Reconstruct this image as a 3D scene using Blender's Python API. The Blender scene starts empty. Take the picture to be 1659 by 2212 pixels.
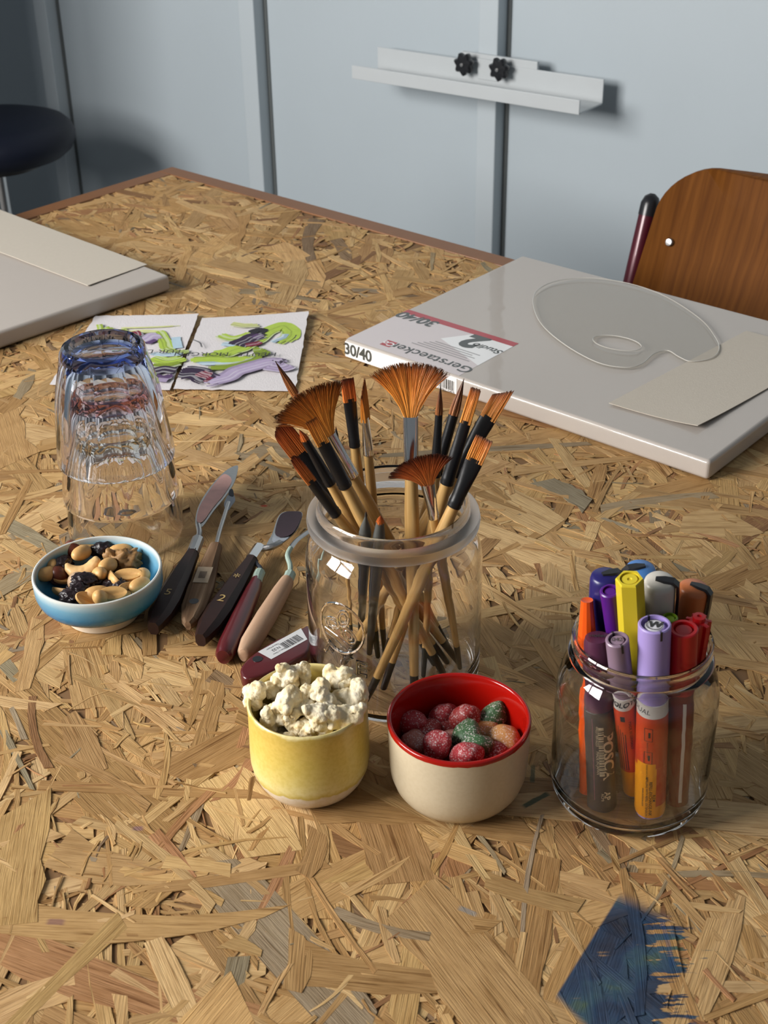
import bpy, bmesh, math, random
from mathutils import Vector, Matrix, noise, Quaternion
PI = math.pi
random.seed(7)

# ------------------------------------------------------------------ camera, world, light
W, H = 1659, 2212
FPX, PITCH, ROLL, CAMH = 2953.7, 0.5345, -0.0165, 0.5535      # camera height above the table top (z = 0)
sc = bpy.context.scene
col = sc.collection
CAMP = Vector((0, 0, CAMH))
_fw = Vector((0, math.cos(PITCH), -math.sin(PITCH)))
_r0 = Vector((1, 0, 0)); _u0 = _r0.cross(_fw)
_rt = math.cos(ROLL) * _r0 + math.sin(ROLL) * _u0
_up = -math.sin(ROLL) * _r0 + math.cos(ROLL) * _u0
cam = bpy.data.objects.new('camera', bpy.data.cameras.new('camera'))
col.objects.link(cam)
cam.matrix_world = Matrix(((_rt.x, _up.x, -_fw.x, 0), (_rt.y, _up.y, -_fw.y, 0), (_rt.z, _up.z, -_fw.z, CAMH), (0, 0, 0, 1)))
cam.data.sensor_fit = 'HORIZONTAL'; cam.data.sensor_width = 36.0
cam.data.lens = FPX / W * 36.0
cam.data.clip_start = 0.02
cam.data.dof.use_dof = True; cam.data.dof.focus_distance = 0.93; cam.data.dof.aperture_fstop = 30
sc.camera = cam

world = bpy.data.worlds.new('world'); sc.world = world; world.use_nodes = True
world.node_tree.nodes['Background'].inputs[0].default_value = (0.84, 0.92, 1.0, 1)
world.node_tree.nodes['Background'].inputs[1].default_value = 0.17

def area(name, loc, aim, sx, sy, power, color):
    l = bpy.data.lights.new(name, 'AREA'); l.shape = 'RECTANGLE'; l.size = sx; l.size_y = sy
    l.energy = power; l.color = color
    o = bpy.data.objects.new(name, l); col.objects.link(o); o.location = loc
    o.rotation_euler = (Vector(aim) - Vector(loc)).to_track_quat('-Z', 'Y').to_euler()
    return o
WIN = Vector((-1.80, 0.38, 0.95)); WINN = Vector((0.9, 0.436, 0)).normalized()     # window in the wall to the left, out of frame
area('window_daylight', WIN - WINN * 0.04, WIN + WINN, 1.3, 1.0, 118, (1.0, 0.975, 0.945))

vs = sc.view_settings
vs.view_transform = 'Standard'; vs.look = 'None'; vs.exposure = 0.0; vs.gamma = 1.0; vs.use_curve_mapping = False
cy = sc.cycles
cy.max_bounces = 16; cy.transmission_bounces = 16; cy.glossy_bounces = 8; cy.diffuse_bounces = 3; cy.transparent_max_bounces = 16
cy.caustics_refractive = True; cy.caustics_reflective = False; cy.blur_glossy = 0.3; cy.sample_clamp_indirect = 6.0
try: cy.use_denoising = True
except Exception: pass

# ------------------------------------------------------------------ helpers: pixels to points in the place
def ray(x, y):
    return (_fw + (x - W / 2) / FPX * _rt - (y - H / 2) / FPX * _up).normalized()
def onz(x, y, z=0.0):
    d = ray(x, y); return CAMP + d * ((z - CAMH) / d.z)
def proj(p):
    d = Vector(p) - CAMP; z = d.dot(_fw)
    return (W / 2 + FPX * d.dot(_rt) / z, H / 2 - FPX * d.dot(_up) / z)

def S(r, g=None, b=None):
    if g is None: r, g, b = int(r[1:3], 16), int(r[3:5], 16), int(r[5:7], 16)
    f = lambda c: (c / 255 / 12.92) if c / 255 <= 0.04045 else ((c / 255 + 0.055) / 1.055) ** 2.4
    return (f(r), f(g), f(b), 1.0)

# ------------------------------------------------------------------ helpers: objects
def tag(o, label, cat, group=None, kind=None):
    o['label'] = label; o['category'] = cat
    if group: o['group'] = group
    if kind: o['kind'] = kind
    return o
def thing(name, label, cat, loc=(0, 0, 0), group=None, rot=None, quat=None):
    o = bpy.data.objects.new(name, None); col.objects.link(o); o.location = loc
    o.empty_display_size = 0.02
    if rot: o.rotation_euler = rot
    if quat is not None:
        o.rotation_mode = 'QUATERNION'; o.rotation_quaternion = quat
    return tag(o, label, cat, group)
def mesh_obj(name, verts, faces, mat, parent=None, smooth=True, angle=35, mats=None, fmat=None):
    me = bpy.data.meshes.new(name); me.from_pydata([tuple(v) for v in verts], [], faces); me.update()
    return link_mesh(name, me, mat, parent, smooth, angle, mats, fmat)
def link_mesh(name, me, mat, parent=None, smooth=True, angle=35, mats=None, fmat=None):
    for m in (mats or [mat]): me.materials.append(m)
    if fmat:
        for p, i in zip(me.polygons, fmat): p.material_index = i
    if smooth:
        me.polygons.foreach_set('use_smooth', [True] * len(me.polygons))
        if angle: me.set_sharp_from_angle(angle=math.radians(angle))
    o = bpy.data.objects.new(name, me); col.objects.link(o)
    if parent: o.parent = parent
    return o
def add(vf, vf2):
    n = len(vf[0]); vf[0].extend(vf2[0]); vf[1].extend([tuple(i + n for i in f) for f in vf2[1]]); return vf
def xf(vf, m): return [m @ Vector(v) for v in vf[0]], vf[1]

def lathe(profile, n=64, mod=None):
    """closed or open profile of (r, z); points with r = 0 become poles"""
    v, f, rings = [], [], []
    for k, (r, z) in enumerate(profile):
        if r <= 1e-9:
            rings.append([len(v)]); v.append((0, 0, z))
        else:
            ring = []
            for i in range(n):
                a = 2 * PI * i / n; rr = r if mod is None else mod(k, r, z, a)
                ring.append(len(v)); v.append((rr * math.cos(a), rr * math.sin(a), z))
            rings.append(ring)
    for a, b in zip(rings, rings[1:]):
        if len(a) == 1 and len(b) == 1: continue
        for i in range(n):
            j = (i + 1) % n
            if len(a) == 1: f.append((a[0], b[j], b[i]))
            elif len(b) == 1: f.append((a[i], a[j], b[0]))
            else: f.append((a[i], a[j], b[j], b[i]))
    return v, f
def loft(sections, caps=True):
    """sections: lists of equally many points (closed loops)"""
    n = len(sections[0]); v = [p for s in sections for p in s]; f = []
    for k in range(len(sections) - 1):
        for i in range(n):
            j = (i + 1) % n
            f.append((k * n + i, k * n + j, (k + 1) * n + j, (k + 1) * n + i))
    if caps:
        f.append(tuple(range(n - 1, -1, -1))); f.append(tuple(range((len(sections) - 1) * n, len(sections) * n)))
    return v, f
def tube(path, radii, n=10, caps=True, flat=1.0, upv=None):
    path = [Vector(p) for p in path]
    if not hasattr(radii, '__len__'): radii = [radii] * len(path)
    secs = []; prev = Vector(upv) if upv else None
    for i, p in enumerate(path):
        t = (path[min(i + 1, len(path) - 1)] - path[max(i - 1, 0)]).normalized()
        if prev is None: prev = t.orthogonal().normalized()
        b = t.cross(prev).normalized(); a = b.cross(t).normalized(); prev = a
        secs.append([p + (a * math.sin(2 * PI * k / n) * flat + b * math.cos(2 * PI * k / n)) * radii[i] for k in range(n)])
    return loft(secs, caps)
def box(cx, cy, cz, sx, sy, sz, bevel=0.0, seg=2):
    bm = bmesh.new(); bmesh.ops.create_cube(bm, size=1.0)
    for v in bm.verts: v.co = Vector((cx + v.co.x * sx, cy + v.co.y * sy, cz + v.co.z * sz))
    if bevel > 0: bmesh.ops.bevel(bm, geom=bm.edges[:], offset=bevel, segments=seg, profile=0.5, affect='EDGES')
    r = bm_vf(bm); return r
def bm_vf(bm):
    bm.verts.index_update(); v = [tuple(x.co) for x in bm.verts]; f = [tuple(x.index for x in p.verts) for p in bm.faces]
    bm.free(); return v, f
def prism(outline, z0, z1, bevel=0.0, seg=2):
    n = len(outline); bm = bmesh.new()
    a = [bm.verts.new((x, y, z0)) for x, y in outline]; b = [bm.verts.new((x, y, z1)) for x, y in outline]
    bot = bm.faces.new(a[::-1]); top = bm.faces.new(b)
    for i in range(n): bm.faces.new((a[i], a[(i + 1) % n], b[(i + 1) % n], b[i]))
    bmesh.ops.recalc_face_normals(bm, faces=bm.faces[:])
    if bevel > 0: bmesh.ops.bevel(bm, geom=list(top.edges) + list(bot.edges), offset=bevel, segments=seg, profile=0.5, affect='EDGES')
    return bm_vf(bm)
def catmull(pts, k=6, closed=True):
    n = len(pts); out = []
    P = [Vector(p) for p in pts]
    rng = range(n) if closed else range(n - 1)
    for i in rng:
        p0, p1, p2, p3 = (P[(i - 1) % n], P[i], P[(i + 1) % n], P[(i + 2) % n]) if closed else (P[max(i - 1, 0)], P[i], P[i + 1], P[min(i + 2, n - 1)])
        for j in range(k):
            t = j / k
            out.append(0.5 * ((2 * p1) + (p2 - p0) * t + (2 * p0 - 5 * p1 + 4 * p2 - p3) * t * t + (3 * p1 - p0 - 3 * p2 + p3) * t ** 3))
    if not closed: out.append(P[-1])
    return out
def align_z(d, side=None):
    """quaternion that turns +Z to d and, if given, +X towards side"""
    z = Vector(d).normalized()
    x = Vector(side) - Vector(side).dot(z) * z if side is not None else z.orthogonal()
    x.normalize(); y = z.cross(x)
    return Matrix(((x.x, y.x, z.x), (x.y, y.y, z.y), (x.z, y.z, z.z))).to_quaternion()

_txt = {}
def text_vf(s, size, bold=0.0, shear=0.0, align='CENTER', spacing=1.0, res=3):
    key = (s, bold, shear, align, spacing)
    if key not in _txt:
        c = bpy.data.curves.new('t', 'FONT'); c.body = s; c.size = 1.0; c.align_x = align; c.align_y = 'CENTER'
        c.offset = bold; c.shear = shear; c.space_character = spacing; c.resolution_u = res
        o = bpy.data.objects.new('t', c); col.objects.link(o)
        dg = bpy.context.evaluated_depsgraph_get(); me = o.evaluated_get(dg).to_mesh()
        vf = ([tuple(v.co) for v in me.vertices], [tuple(p.vertices) for p in me.polygons])
        o.evaluated_get(dg).to_mesh_clear(); bpy.data.objects.remove(o); bpy.data.curves.remove(c)
        _txt[key] = vf
    v, f = _txt[key]
    return [(x * size, y * size, 0) for x, y, z in v], list(f)
def flat_text(name, s, size, mat, m, parent=None, **kw):
    return mesh_obj(name, *xf(text_vf(s, size, **kw), m), mat, parent, smooth=False)
def on_cyl(vf, radius, a0, z0, vertical=True):
    """wrap flat lettering round a cylinder; vertical: the writing runs up along the axis"""
    out = []
    for x, y, z in vf[0]:
        if vertical: u, w = -y, x
        else: u, w = x, y
        a = a0 + u / radius; out.append((radius * math.cos(a), radius * math.sin(a), z0 + w))
    return out, vf[1]

# ------------------------------------------------------------------ materials
def new_mat(name):
    m = bpy.data.materials.new(name); m.use_nodes = True
    return m, m.node_tree, m.node_tree.nodes['Principled BSDF']
def N(nt, t, **kw):
    n = nt.nodes.new(t)
    for k, v in kw.items():
        if k.startswith('i_'): n.inputs[int(k[2:])].default_value = v
        else: setattr(n, k, v)
    return n
def mat(name, color, rough=0.5, metal=0.0, coat=0.0, noise_amt=0.0, noise_scale=40.0, bump=0.0, bump_scale=200.0, sheen=0.0, spec=0.5, sss=0.0, coat_rough=0.05):
    m, nt, p = new_mat(name)
    p.inputs['Base Color'].default_value = color; p.inputs['Roughness'].default_value = rough
    p.inputs['Metallic'].default_value = metal; p.inputs['Coat Weight'].default_value = coat; p.inputs['Coat Roughness'].default_value = coat_rough
    p.inputs['Specular IOR Level'].default_value = spec; p.inputs['Sheen Weight'].default_value = sheen
    if sss: p.inputs['Subsurface Weight'].default_value = sss; p.inputs['Subsurface Radius'].default_value = (0.006, 0.004, 0.003); p.inputs['Subsurface Scale'].default_value = 1.0
    tc = N(nt, 'ShaderNodeTexCoord')
    if noise_amt:
        nz = N(nt, 'ShaderNodeTexNoise'); nz.inputs['Scale'].default_value = noise_scale; nz.inputs['Detail'].default_value = 4
        nt.links.new(tc.outputs['Object'], nz.inputs['Vector'])
        mx = N(nt, 'ShaderNodeMix', data_type='RGBA'); mx.inputs[6].default_value = tuple(c * (1 - noise_amt) for c in color[:3]) + (1,)
        mx.inputs[7].default_value = tuple(min(1, c * (1 + noise_amt)) for c in color[:3]) + (1,)
        nt.links.new(nz.outputs['Fac'], mx.inputs[0]); nt.links.new(mx.outputs[2], p.inputs['Base Color'])
    if bump:
        nb = N(nt, 'ShaderNodeTexNoise'); nb.inputs['Scale'].default_value = bump_scale; nb.inputs['Detail'].default_value = 3
        nt.links.new(tc.outputs['Object'], nb.inputs['Vector'])
        b = N(nt, 'ShaderNodeBump'); b.inputs['Strength'].default_value = bump; b.inputs['Distance'].default_value = 0.001
        nt.links.new(nb.outputs['Fac'], b.inputs['Height']); nt.links.new(b.outputs[0], p.inputs['Normal'])
    return m
def ramp(nt, stops, interp='LINEAR'):
    r = N(nt, 'ShaderNodeValToRGB'); r.color_ramp.interpolation = interp
    e = r.color_ramp.elements
    while len(e) < len(stops): e.new(0.5)
    for el, (pos, c) in zip(e, stops): el.position = pos; el.color = c
    return r
def glass(name, tint=(1, 1, 1, 1), density=0.0, rough=0.0, ior=1.48, foot=None):
    m, nt, p = new_mat(name)
    p.inputs['Base Color'].default_value = (1, 1, 1, 1); p.inputs['Roughness'].default_value = rough
    p.inputs['IOR'].default_value = ior; p.inputs['Transmission Weight'].default_value = 1.0
    if foot:   # coloured foot of a tumbler
        tc = N(nt, 'ShaderNodeTexCoord'); sx = N(nt, 'ShaderNodeSeparateXYZ'); nt.links.new(tc.outputs['Object'], sx.inputs[0])
        mr = N(nt, 'ShaderNodeMapRange'); mr.inputs[1].default_value = 0.080; mr.inputs[2].default_value = 0.0895; nt.links.new(sx.outputs[2], mr.inputs[0])
        r = ramp(nt, [(0.0, (1, 1, 1, 1)), (1.0, foot)]); ln = N(nt, 'ShaderNodeVectorMath', operation='LENGTH'); fl = N(nt, 'ShaderNodeVectorMath', operation='MULTIPLY'); fl.inputs[1].default_value = (1, 1, 0); nt.links.new(tc.outputs['Object'], fl.inputs[0]); nt.links.new(fl.outputs[0], ln.inputs[0])
        m2 = N(nt, 'ShaderNodeMapRange'); m2.inputs[1].default_value = 0.017; m2.inputs[2].default_value = 0.025; m2.inputs[3].default_value = 0.25; nt.links.new(ln.outputs['Value'], m2.inputs[0])
        mm = N(nt, 'ShaderNodeMath', operation='MULTIPLY'); nt.links.new(mr.outputs[0], mm.inputs[0]); nt.links.new(m2.outputs[0], mm.inputs[1]); nt.links.new(mm.outputs[0], r.inputs[0]); nt.links.new(r.outputs[0], p.inputs['Base Color'])
    if density > 0:
        va = N(nt, 'ShaderNodeVolumeAbsorption'); va.inputs['Color'].default_value = tint; va.inputs['Density'].default_value = density
        nt.links.new(va.outputs[0], nt.nodes['Material Output'].inputs['Volume'])
    return m

M = {}
M['black'] = mat('black_gloss', (0.012, 0.012, 0.014, 1), 0.28)
M['ink'] = mat('printed_black', (0.03, 0.03, 0.03, 1), 0.6)
M['print_white'] = mat('printed_white', (0.72, 0.72, 0.7, 1), 0.6)
M['silver'] = mat('polished_ferrule', (0.78, 0.77, 0.76, 1), 0.16, 1.0)
M['steel'] = mat('worn_steel', (0.45, 0.44, 0.43, 1), 0.32, 1.0, bump=0.2, bump_scale=400)
M['copper'] = mat('copper_ferrule', (0.75, 0.42, 0.25, 1), 0.25, 1.0)

# ------------------------------------------------------------------ the room
WU = Vector((math.cos(-0.64), math.sin(-0.64), 0)); WN = Vector((-0.597, -0.802, 0)).normalized()   # wall direction, wall normal
WD = 2.05
def onw(x, y, off=0.0):
    d = ray(x, y); t = (WD - off + WN.dot(CAMP)) / (-WN.dot(d)); return CAMP + d * t
WALL0 = -WN * WD                                    # wall origin at table-top height
def wl(u, off, z): return WALL0 + WU * u + WN * off + Vector((0, 0, z))
def wall_box(u0, u1, o0, o1, z0, z1, bevel=0.0):
    vf = box((u0 + u1) / 2, (o0 + o1) / 2, (z0 + z1) / 2, u1 - u0, o1 - o0, z1 - z0, bevel)
    m = Matrix(((WU.x, WN.x, 0, WALL0.x), (WU.y, WN.y, 0, WALL0.y), (0, 0, 1, 0), (0, 0, 0, 1)))
    v, f = xf(vf, m); return v, [tuple(reversed(q)) for q in f]
def uof(p): return (Vector(p) - WALL0).dot(WU)
FLOOR = -0.74
wall_m = mat('white_painted_board', (0.44, 0.495, 0.53, 1), 0.55, noise_amt=0.03, noise_scale=6, bump=0.05, bump_scale=90)
rail_m = mat('white_rail', (0.48, 0.53, 0.56, 1), 0.4)
rail_shadow_m = mat('painted_rail_shadow', (0.10, 0.11, 0.11, 1), 0.6)
floor_m = mat('grey_floor', (0.25, 0.24, 0.23, 1), 0.6, noise_amt=0.15, noise_scale=3)

o = mesh_obj('floor', *box(-0.1, 1.2, FLOOR - 0.02, 6.0, 6.8, 0.04), floor_m, smooth=False); o['kind'] = 'structure'; o['label'] = 'grey floor under the table'
wb = mesh_obj('wall_back', *wall_box(-3.6, 2.2, -0.10, -0.012, FLOOR, 1.9), wall_m, smooth=False); wb['kind'] = 'structure'; wb['label'] = 'white partition wall made of tall boards'
U1 = uof(onw(1076, 30, 0.032)); U2 = uof(onw(546, 10, 0.032)); U3 = uof(onw(97, 10, 0.032))
edges = [-3.59, U3 - 0.004, U2 - 0.004, U1 - 0.004, 2.19]
for k in range(4):
    a, b = edges[k] + 0.006, edges[k + 1] - 0.006
    mesh_obj('panel', *wall_box(a, b, -0.012, 0.0, FLOOR, 1.9, 0.001), wall_m, wb, smooth=False)
for k, u in enumerate((U1, U2, U3)):
    r = mesh_obj('trim_%d' % (k + 1), *wall_box(u - 0.038, u, 0.001, 0.032, FLOOR, 1.9, 0.002), rail_m, smooth=False); r['kind'] = 'structure'
    r['label'] = ('upright white rail carrying the easel tray', 'upright white rail left of the easel tray rail', 'upright white rail beside the round stool')[k]
    mesh_obj('shadow_strip', *wall_box(u + 0.0005, u + 0.0075, 0.001, 0.0025, FLOOR, 1.9), rail_shadow_m, r, smooth=False)  # dark strip painted in as the shadow line beside the rail

# window wall and a short wall added to shade the back wall, both at the left out of frame
WINU = Vector((-WINN.y, WINN.x, 0)); WW, WH = 0.65, 0.5
FM = Matrix(((WINU.x, WINN.x, 0, WIN.x), (WINU.y, WINN.y, 0, WIN.y), (0, 0, 1, WIN.z), (0, 0, 0, 1)))
fw_ = ([], [])
for (u0, u1, z0, z1) in ((-1.5, -WW, FLOOR - WIN.z, 1.0), (WW, 1.76, FLOOR - WIN.z, 1.0), (-WW, WW, FLOOR - WIN.z, -WH), (-WW, WW, WH, 1.0)):
    add(fw_, box((u0 + u1) / 2, -0.06, (z0 + z1) / 2, u1 - u0, 0.12, z1 - z0))
o = mesh_obj('wall_left', *xf(fw_, FM), wall_m, smooth=False); o['kind'] = 'structure'; o['label'] = 'white wall with the window that lights the room'
wf = ([], [])
for u in (-WW, 0.0, WW): add(wf, box(u, -0.01, 0, 0.05, 0.03, 2 * WH))
for z in (-WH, 0.0, WH): add(wf, box(0, -0.01, z, 2 * WW, 0.028, 0.05))
o = mesh_obj('window_1', *xf(wf, FM), rail_m, smooth=False); o['kind'] = 'structure'; o['label'] = 'white window frame with glazing bars'
o = mesh_obj('wall_shade_blocker', *box(-1.84, 2.27, (FLOOR + 1.9) / 2, 1.72, 0.10, 1.9 - FLOOR), wall_m, smooth=False); o['kind'] = 'structure'; o['label'] = 'unseen white wall added to shade the left of the back wall'

# ------------------------------------------------------------------ the table
TYAW = -0.7221
TC = Vector((-0.2879, 1.8919, 0)); TU = Vector((math.cos(TYAW), math.sin(TYAW), 0)); TV = Vector((math.sin(TYAW), -math.cos(TYAW), 0))
TA, TB = 1.70, 1.16
def tp(a, b, z=0.0): return TC + TU * a + TV * b + Vector((0, 0, z))
TM = Matrix(((TU.x, TV.x, 0, TC.x), (TU.y, TV.y, 0, TC.y), (0, 0, 1, 0), (0, 0, 0, 1)))
def tbox(a0, a1, b0, b1, z0, z1, bevel=0.0):
    v, f = xf(box((a0 + a1) / 2, (b0 + b1) / 2, (z0 + z1) / 2, a1 - a0, b1 - b0, z1 - z0, bevel), TM)
    return v, [tuple(reversed(q)) for q in f]

def osb_material():
    m, nt, p = new_mat('strand_board')
    L = nt.links.new
    at = N(nt, 'ShaderNodeAttribute', attribute_name='scol')
    uv = N(nt, 'ShaderNodeUVMap', uv_map='grain')
    sx = N(nt, 'ShaderNodeSeparateXYZ'); L(uv.outputs[0], sx.inputs[0])
    seed = N(nt, 'ShaderNodeMath', operation='MULTIPLY', i_1=57.0); L(at.outputs['Alpha'], seed.inputs[0])
    def grain(su, sv, detail, dist):
        mu = N(nt, 'ShaderNodeMath', operation='MULTIPLY', i_1=su); L(sx.outputs[0], mu.inputs[0])
        mv = N(nt, 'ShaderNodeMath', operation='MULTIPLY', i_1=sv); L(sx.outputs[1], mv.inputs[0])
        cb = N(nt, 'ShaderNodeCombineXYZ'); L(mu.outputs[0], cb.inputs[0]); L(mv.outputs[0], cb.inputs[1]); L(seed.outputs[0], cb.inputs[2])
        nz = N(nt, 'ShaderNodeTexNoise'); nz.inputs['Scale'].default_value = 1.0; nz.inputs['Detail'].default_value = detail; nz.inputs['Distortion'].default_value = dist
        L(cb.outputs[0], nz.inputs['Vector']); return nz.outputs['Fac']
    g1 = grain(14, 520, 4, 1.2); g2 = grain(60, 2200, 2, 0.4); g3 = grain(35, 90, 4, 0.8)
    r1 = ramp(nt, [(0.31, (0.50, 0.42, 0.34, 1)), (0.40, (0.92, 0.90, 0.87, 1)), (0.7, (1.05, 1.05, 1.05, 1))]); L(g1, r1.inputs[0])
    r2 = ramp(nt, [(0.34, (0.80, 0.76, 0.70, 1)), (0.5, (1, 1, 1, 1)), (0.7, (1.08, 1.08, 1.06, 1))]); L(g2, r2.inputs[0])
    r3 = ramp(nt, [(0.3, (0.84, 0.80, 0.74, 1)), (0.55, (1, 1, 1, 1)), (0.75, (1.10, 1.10, 1.06, 1))]); L(g3, r3.inputs[0])
    def mul(a, b):
        x = N(nt, 'ShaderNodeMix', data_type='RGBA', blend_type='MULTIPLY'); x.inputs[0].default_value = 1.0
        L(a, x.inputs[6]); L(b, x.inputs[7]); return x.outputs[2]
    c = mul(mul(mul(at.outputs['Color'], r1.outputs[0]), r2.outputs[0]), r3.outputs[0])
    # paint marks left on the board (they have shapes of their own)
    geo = N(nt, 'ShaderNodeNewGeometry')
    def lin(origin, d, extra=None):
        s = N(nt, 'ShaderNodeVectorMath', operation='SUBTRACT'); L(geo.outputs['Position'], s.inputs[0]); s.inputs[1].default_value = origin
        dt = N(nt, 'ShaderNodeVectorMath', operation='DOT_PRODUCT'); L(s.outputs[0], dt.inputs[0]); dt.inputs[1].default_value = d
        return dt.outputs['Value']
    def math2(op, a, b):
        n = N(nt, 'ShaderNodeMath', operation=op)
        for i, q in enumerate((a, b)):
            if isinstance(q, (int, float)): n.inputs[i].default_value = q
            else: L(q, n.inputs[i])
        return n.outputs[0]
    def sstep(x, a, b):
        n = N(nt, 'ShaderNodeMapRange', interpolation_type='SMOOTHSTEP'); L(x, n.inputs[0])
        n.inputs[1].default_value = a; n.inputs[2].default_value = b; return n.outputs[0]
    def pnoise(scale, sx_, sy_, rot=0.0, detail=3):
        mp = N(nt, 'ShaderNodeMapping'); mp.inputs['Rotation'].default_value = (0, 0, rot); mp.inputs['Scale'].default_value = (sx_, sy_, 1)
        L(geo.outputs['Position'], mp.inputs[0])
        nz = N(nt, 'ShaderNodeTexNoise'); nz.inputs['Scale'].default_value = scale; nz.inputs['Detail'].default_value = detail; L(mp.outputs[0], nz.inputs['Vector']); return nz.outputs['Fac']
    p0, p1 = onz(1345, 1918), onz(1205, 2140)
    e = (p1 - p0).normalized(); nrm = Vector((-e.y, e.x, 0));
    if nrm.x < 0: nrm = -nrm
    right = lin(p0, nrm); along = lin(p0, e)
    ang = math.atan2(nrm.y, nrm.x)
    streak = pnoise(1.0, 26, 420, -ang - 0.1, 3); blot = pnoise(70, 1, 1, 0, 4)
    # ragged brush end: reach depends on streaks
    reach = math2('ADD', math2('MULTIPLY', math2('SUBTRACT', streak, 0.5), 0.075), math2('MULTIPLY', math2('SUBTRACT', blot, 0.5), 0.05))
    taper = math2('MULTIPLY', along, 0.34)
    lim = math2('ADD', math2('ADD', reach, 0.032), math2('MINIMUM', taper, 0.022))
    a1 = sstep(right, -0.0004, 0.0012); a2 = sstep(math2('SUBTRACT', lim, right), -0.001, 0.003)
    a3 = sstep(along, 0.000, 0.012); lenl = (p1 - p0).length
    a4 = sstep(math2('SUBTRACT', math2('ADD', lenl + 0.004, math2('MULTIPLY', right, 0.42)), along), -0.002, 0.004)
    holes = sstep(math2('ADD', math2('MULTIPLY', streak, 0.55), math2('MULTIPLY', blot, 0.6)), 0.30, 0.44)
    blue = math2('MULTIPLY', math2('MULTIPLY', math2('MULTIPLY', a1, a2), math2('MULTIPLY', a3, a4)), math2('MAXIMUM', holes, 0.25))
    bn = ramp(nt, [(0.3, S(10, 32, 52)), (0.5, S(22, 58, 88)), (0.62, S(42, 78, 96)), (0.74, S(76, 96, 62))]); L(pnoise(38, 1, 1, 0, 5), bn.inputs[0])
    def over(base, fac, colr):
        x = N(nt, 'ShaderNodeMix', data_type='RGBA'); L(fac, x.inputs[0]); L(base, x.inputs[6])
        if isinstance(colr, tuple): x.inputs[7].default_value = colr
        else: L(colr, x.inputs[7])
        return x.outputs[2]
    c = over(c, math2('MULTIPLY', blue, 0.93), bn.outputs[0])
    def streakmark(base, pa, pb, width, colr, strength=0.9):
        A, B = onz(*pa), onz(*pb); ee = (B - A); Ln = ee.length; ee.normalize(); nn = Vector((-ee.y, ee.x, 0))
        al = lin(A, ee); ac = math2('ABSOLUTE', math2('ADD', lin(A, nn), math2('MULTIPLY', math2('SUBTRACT', blot, 0.5), width * 1.5)), 0)
        k = math2('MULTIPLY', sstep(math2('SUBTRACT', width, ac), 0.0, width * 0.4), math2('MULTIPLY', sstep(al, -0.001, 0.002), sstep(math2('SUBTRACT', Ln, al), -0.001, 0.002)))
        return over(base, math2('MULTIPLY', k, strength), colr)
    c = streakmark(c, (1130, 1742), (1185, 1712), 0.0022, S(62, 78, 58))
    c = streakmark(c, (1150, 1690), (1152, 1650), 0.0016, S(62, 78, 58), 0.7)
    c = streakmark(c, (562, 1092), (578, 1092), 0.0018, S(205, 60, 40), 0.8)
    c = streakmark(c, (100, 1990), (140, 1992), 0.0024, S(110, 70, 84), 0.6)
    c = streakmark(c, (285, 1788), (310, 1788), 0.0022, S(110, 80, 110), 0.5)
    c = streakmark(c, (990, 1960), (1030, 1975), 0.002, S(120, 130, 135), 0.6)
    c = streakmark(c, (1430, 1985), (1455, 2090), 0.0016, S(30, 62, 110), 0.35)
    L(c, p.inputs['Base Color'])
    p.inputs['Roughness'].default_value = 0.6; p.inputs['Specular IOR Level'].default_value = 0.15
    bp = N(nt, 'ShaderNodeBump'); bp.inputs['Strength'].default_value = 0.9; bp.inputs['Distance'].default_value = 0.0008
    L(math2('ADD', math2('MULTIPLY', g1, 0.7), math2('MULTIPLY', g2, 0.4)), bp.inputs['Height']); L(bp.outputs[0], p.inputs['Normal'])
    return m
osb = osb_material()
edge_m = mat('brown_edge_strip', S(126, 82, 46), 0.45, noise_amt=0.12, noise_scale=60)
under_m = mat('board_core', S(120, 88, 54), 0.8)
steel_leg = mat('grey_table_frame', (0.2, 0.2, 0.2, 1), 0.4, 0.6)

table = thing('work_table', 'large work table with a strand board top and brown edging', 'table', tp(TA / 2, TB / 2, FLOOR))
OFS = -table.location
def tpart(name, vf, m, parent, **kw):
    o = mesh_obj(name, [Vector(v) + OFS for v in vf[0]], vf[1], m, parent, **kw); return o
top = tpart('table_top', tbox(0.02, TA - 0.02, 0.02, TB - 0.02, -0.026, -0.0021), under_m, table, smooth=False)
EW = 0.026
for q in ((0, TA, 0, EW), (0, TA, TB - EW, TB), (0, EW, EW, TB - EW), (TA - EW, TA, EW, TB - EW)):
    tpart('edge_strip', tbox(q[0], q[1], q[2], q[3], -0.028, -0.0002, 0.001), edge_m, table, smooth=False)
for a in (0.07, TA - 0.07):
    for b in (0.07, TB - 0.07): tpart('leg', tbox(a - 0.025, a + 0.025, b - 0.025, b + 0.025, FLOOR, -0.07, 0.003), steel_leg, table)
for q in ((0.05, TA - 0.05, 0.05, 0.08), (0.05, TA - 0.05, TB - 0.08, TB - 0.05), (0.05, 0.08, 0.08, TB - 0.08), (TA - 0.08, TA - 0.05, 0.08, TB - 0.08)):
    tpart('apron', tbox(*q, -0.07, -0.028), steel_leg, table, smooth=False)

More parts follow.
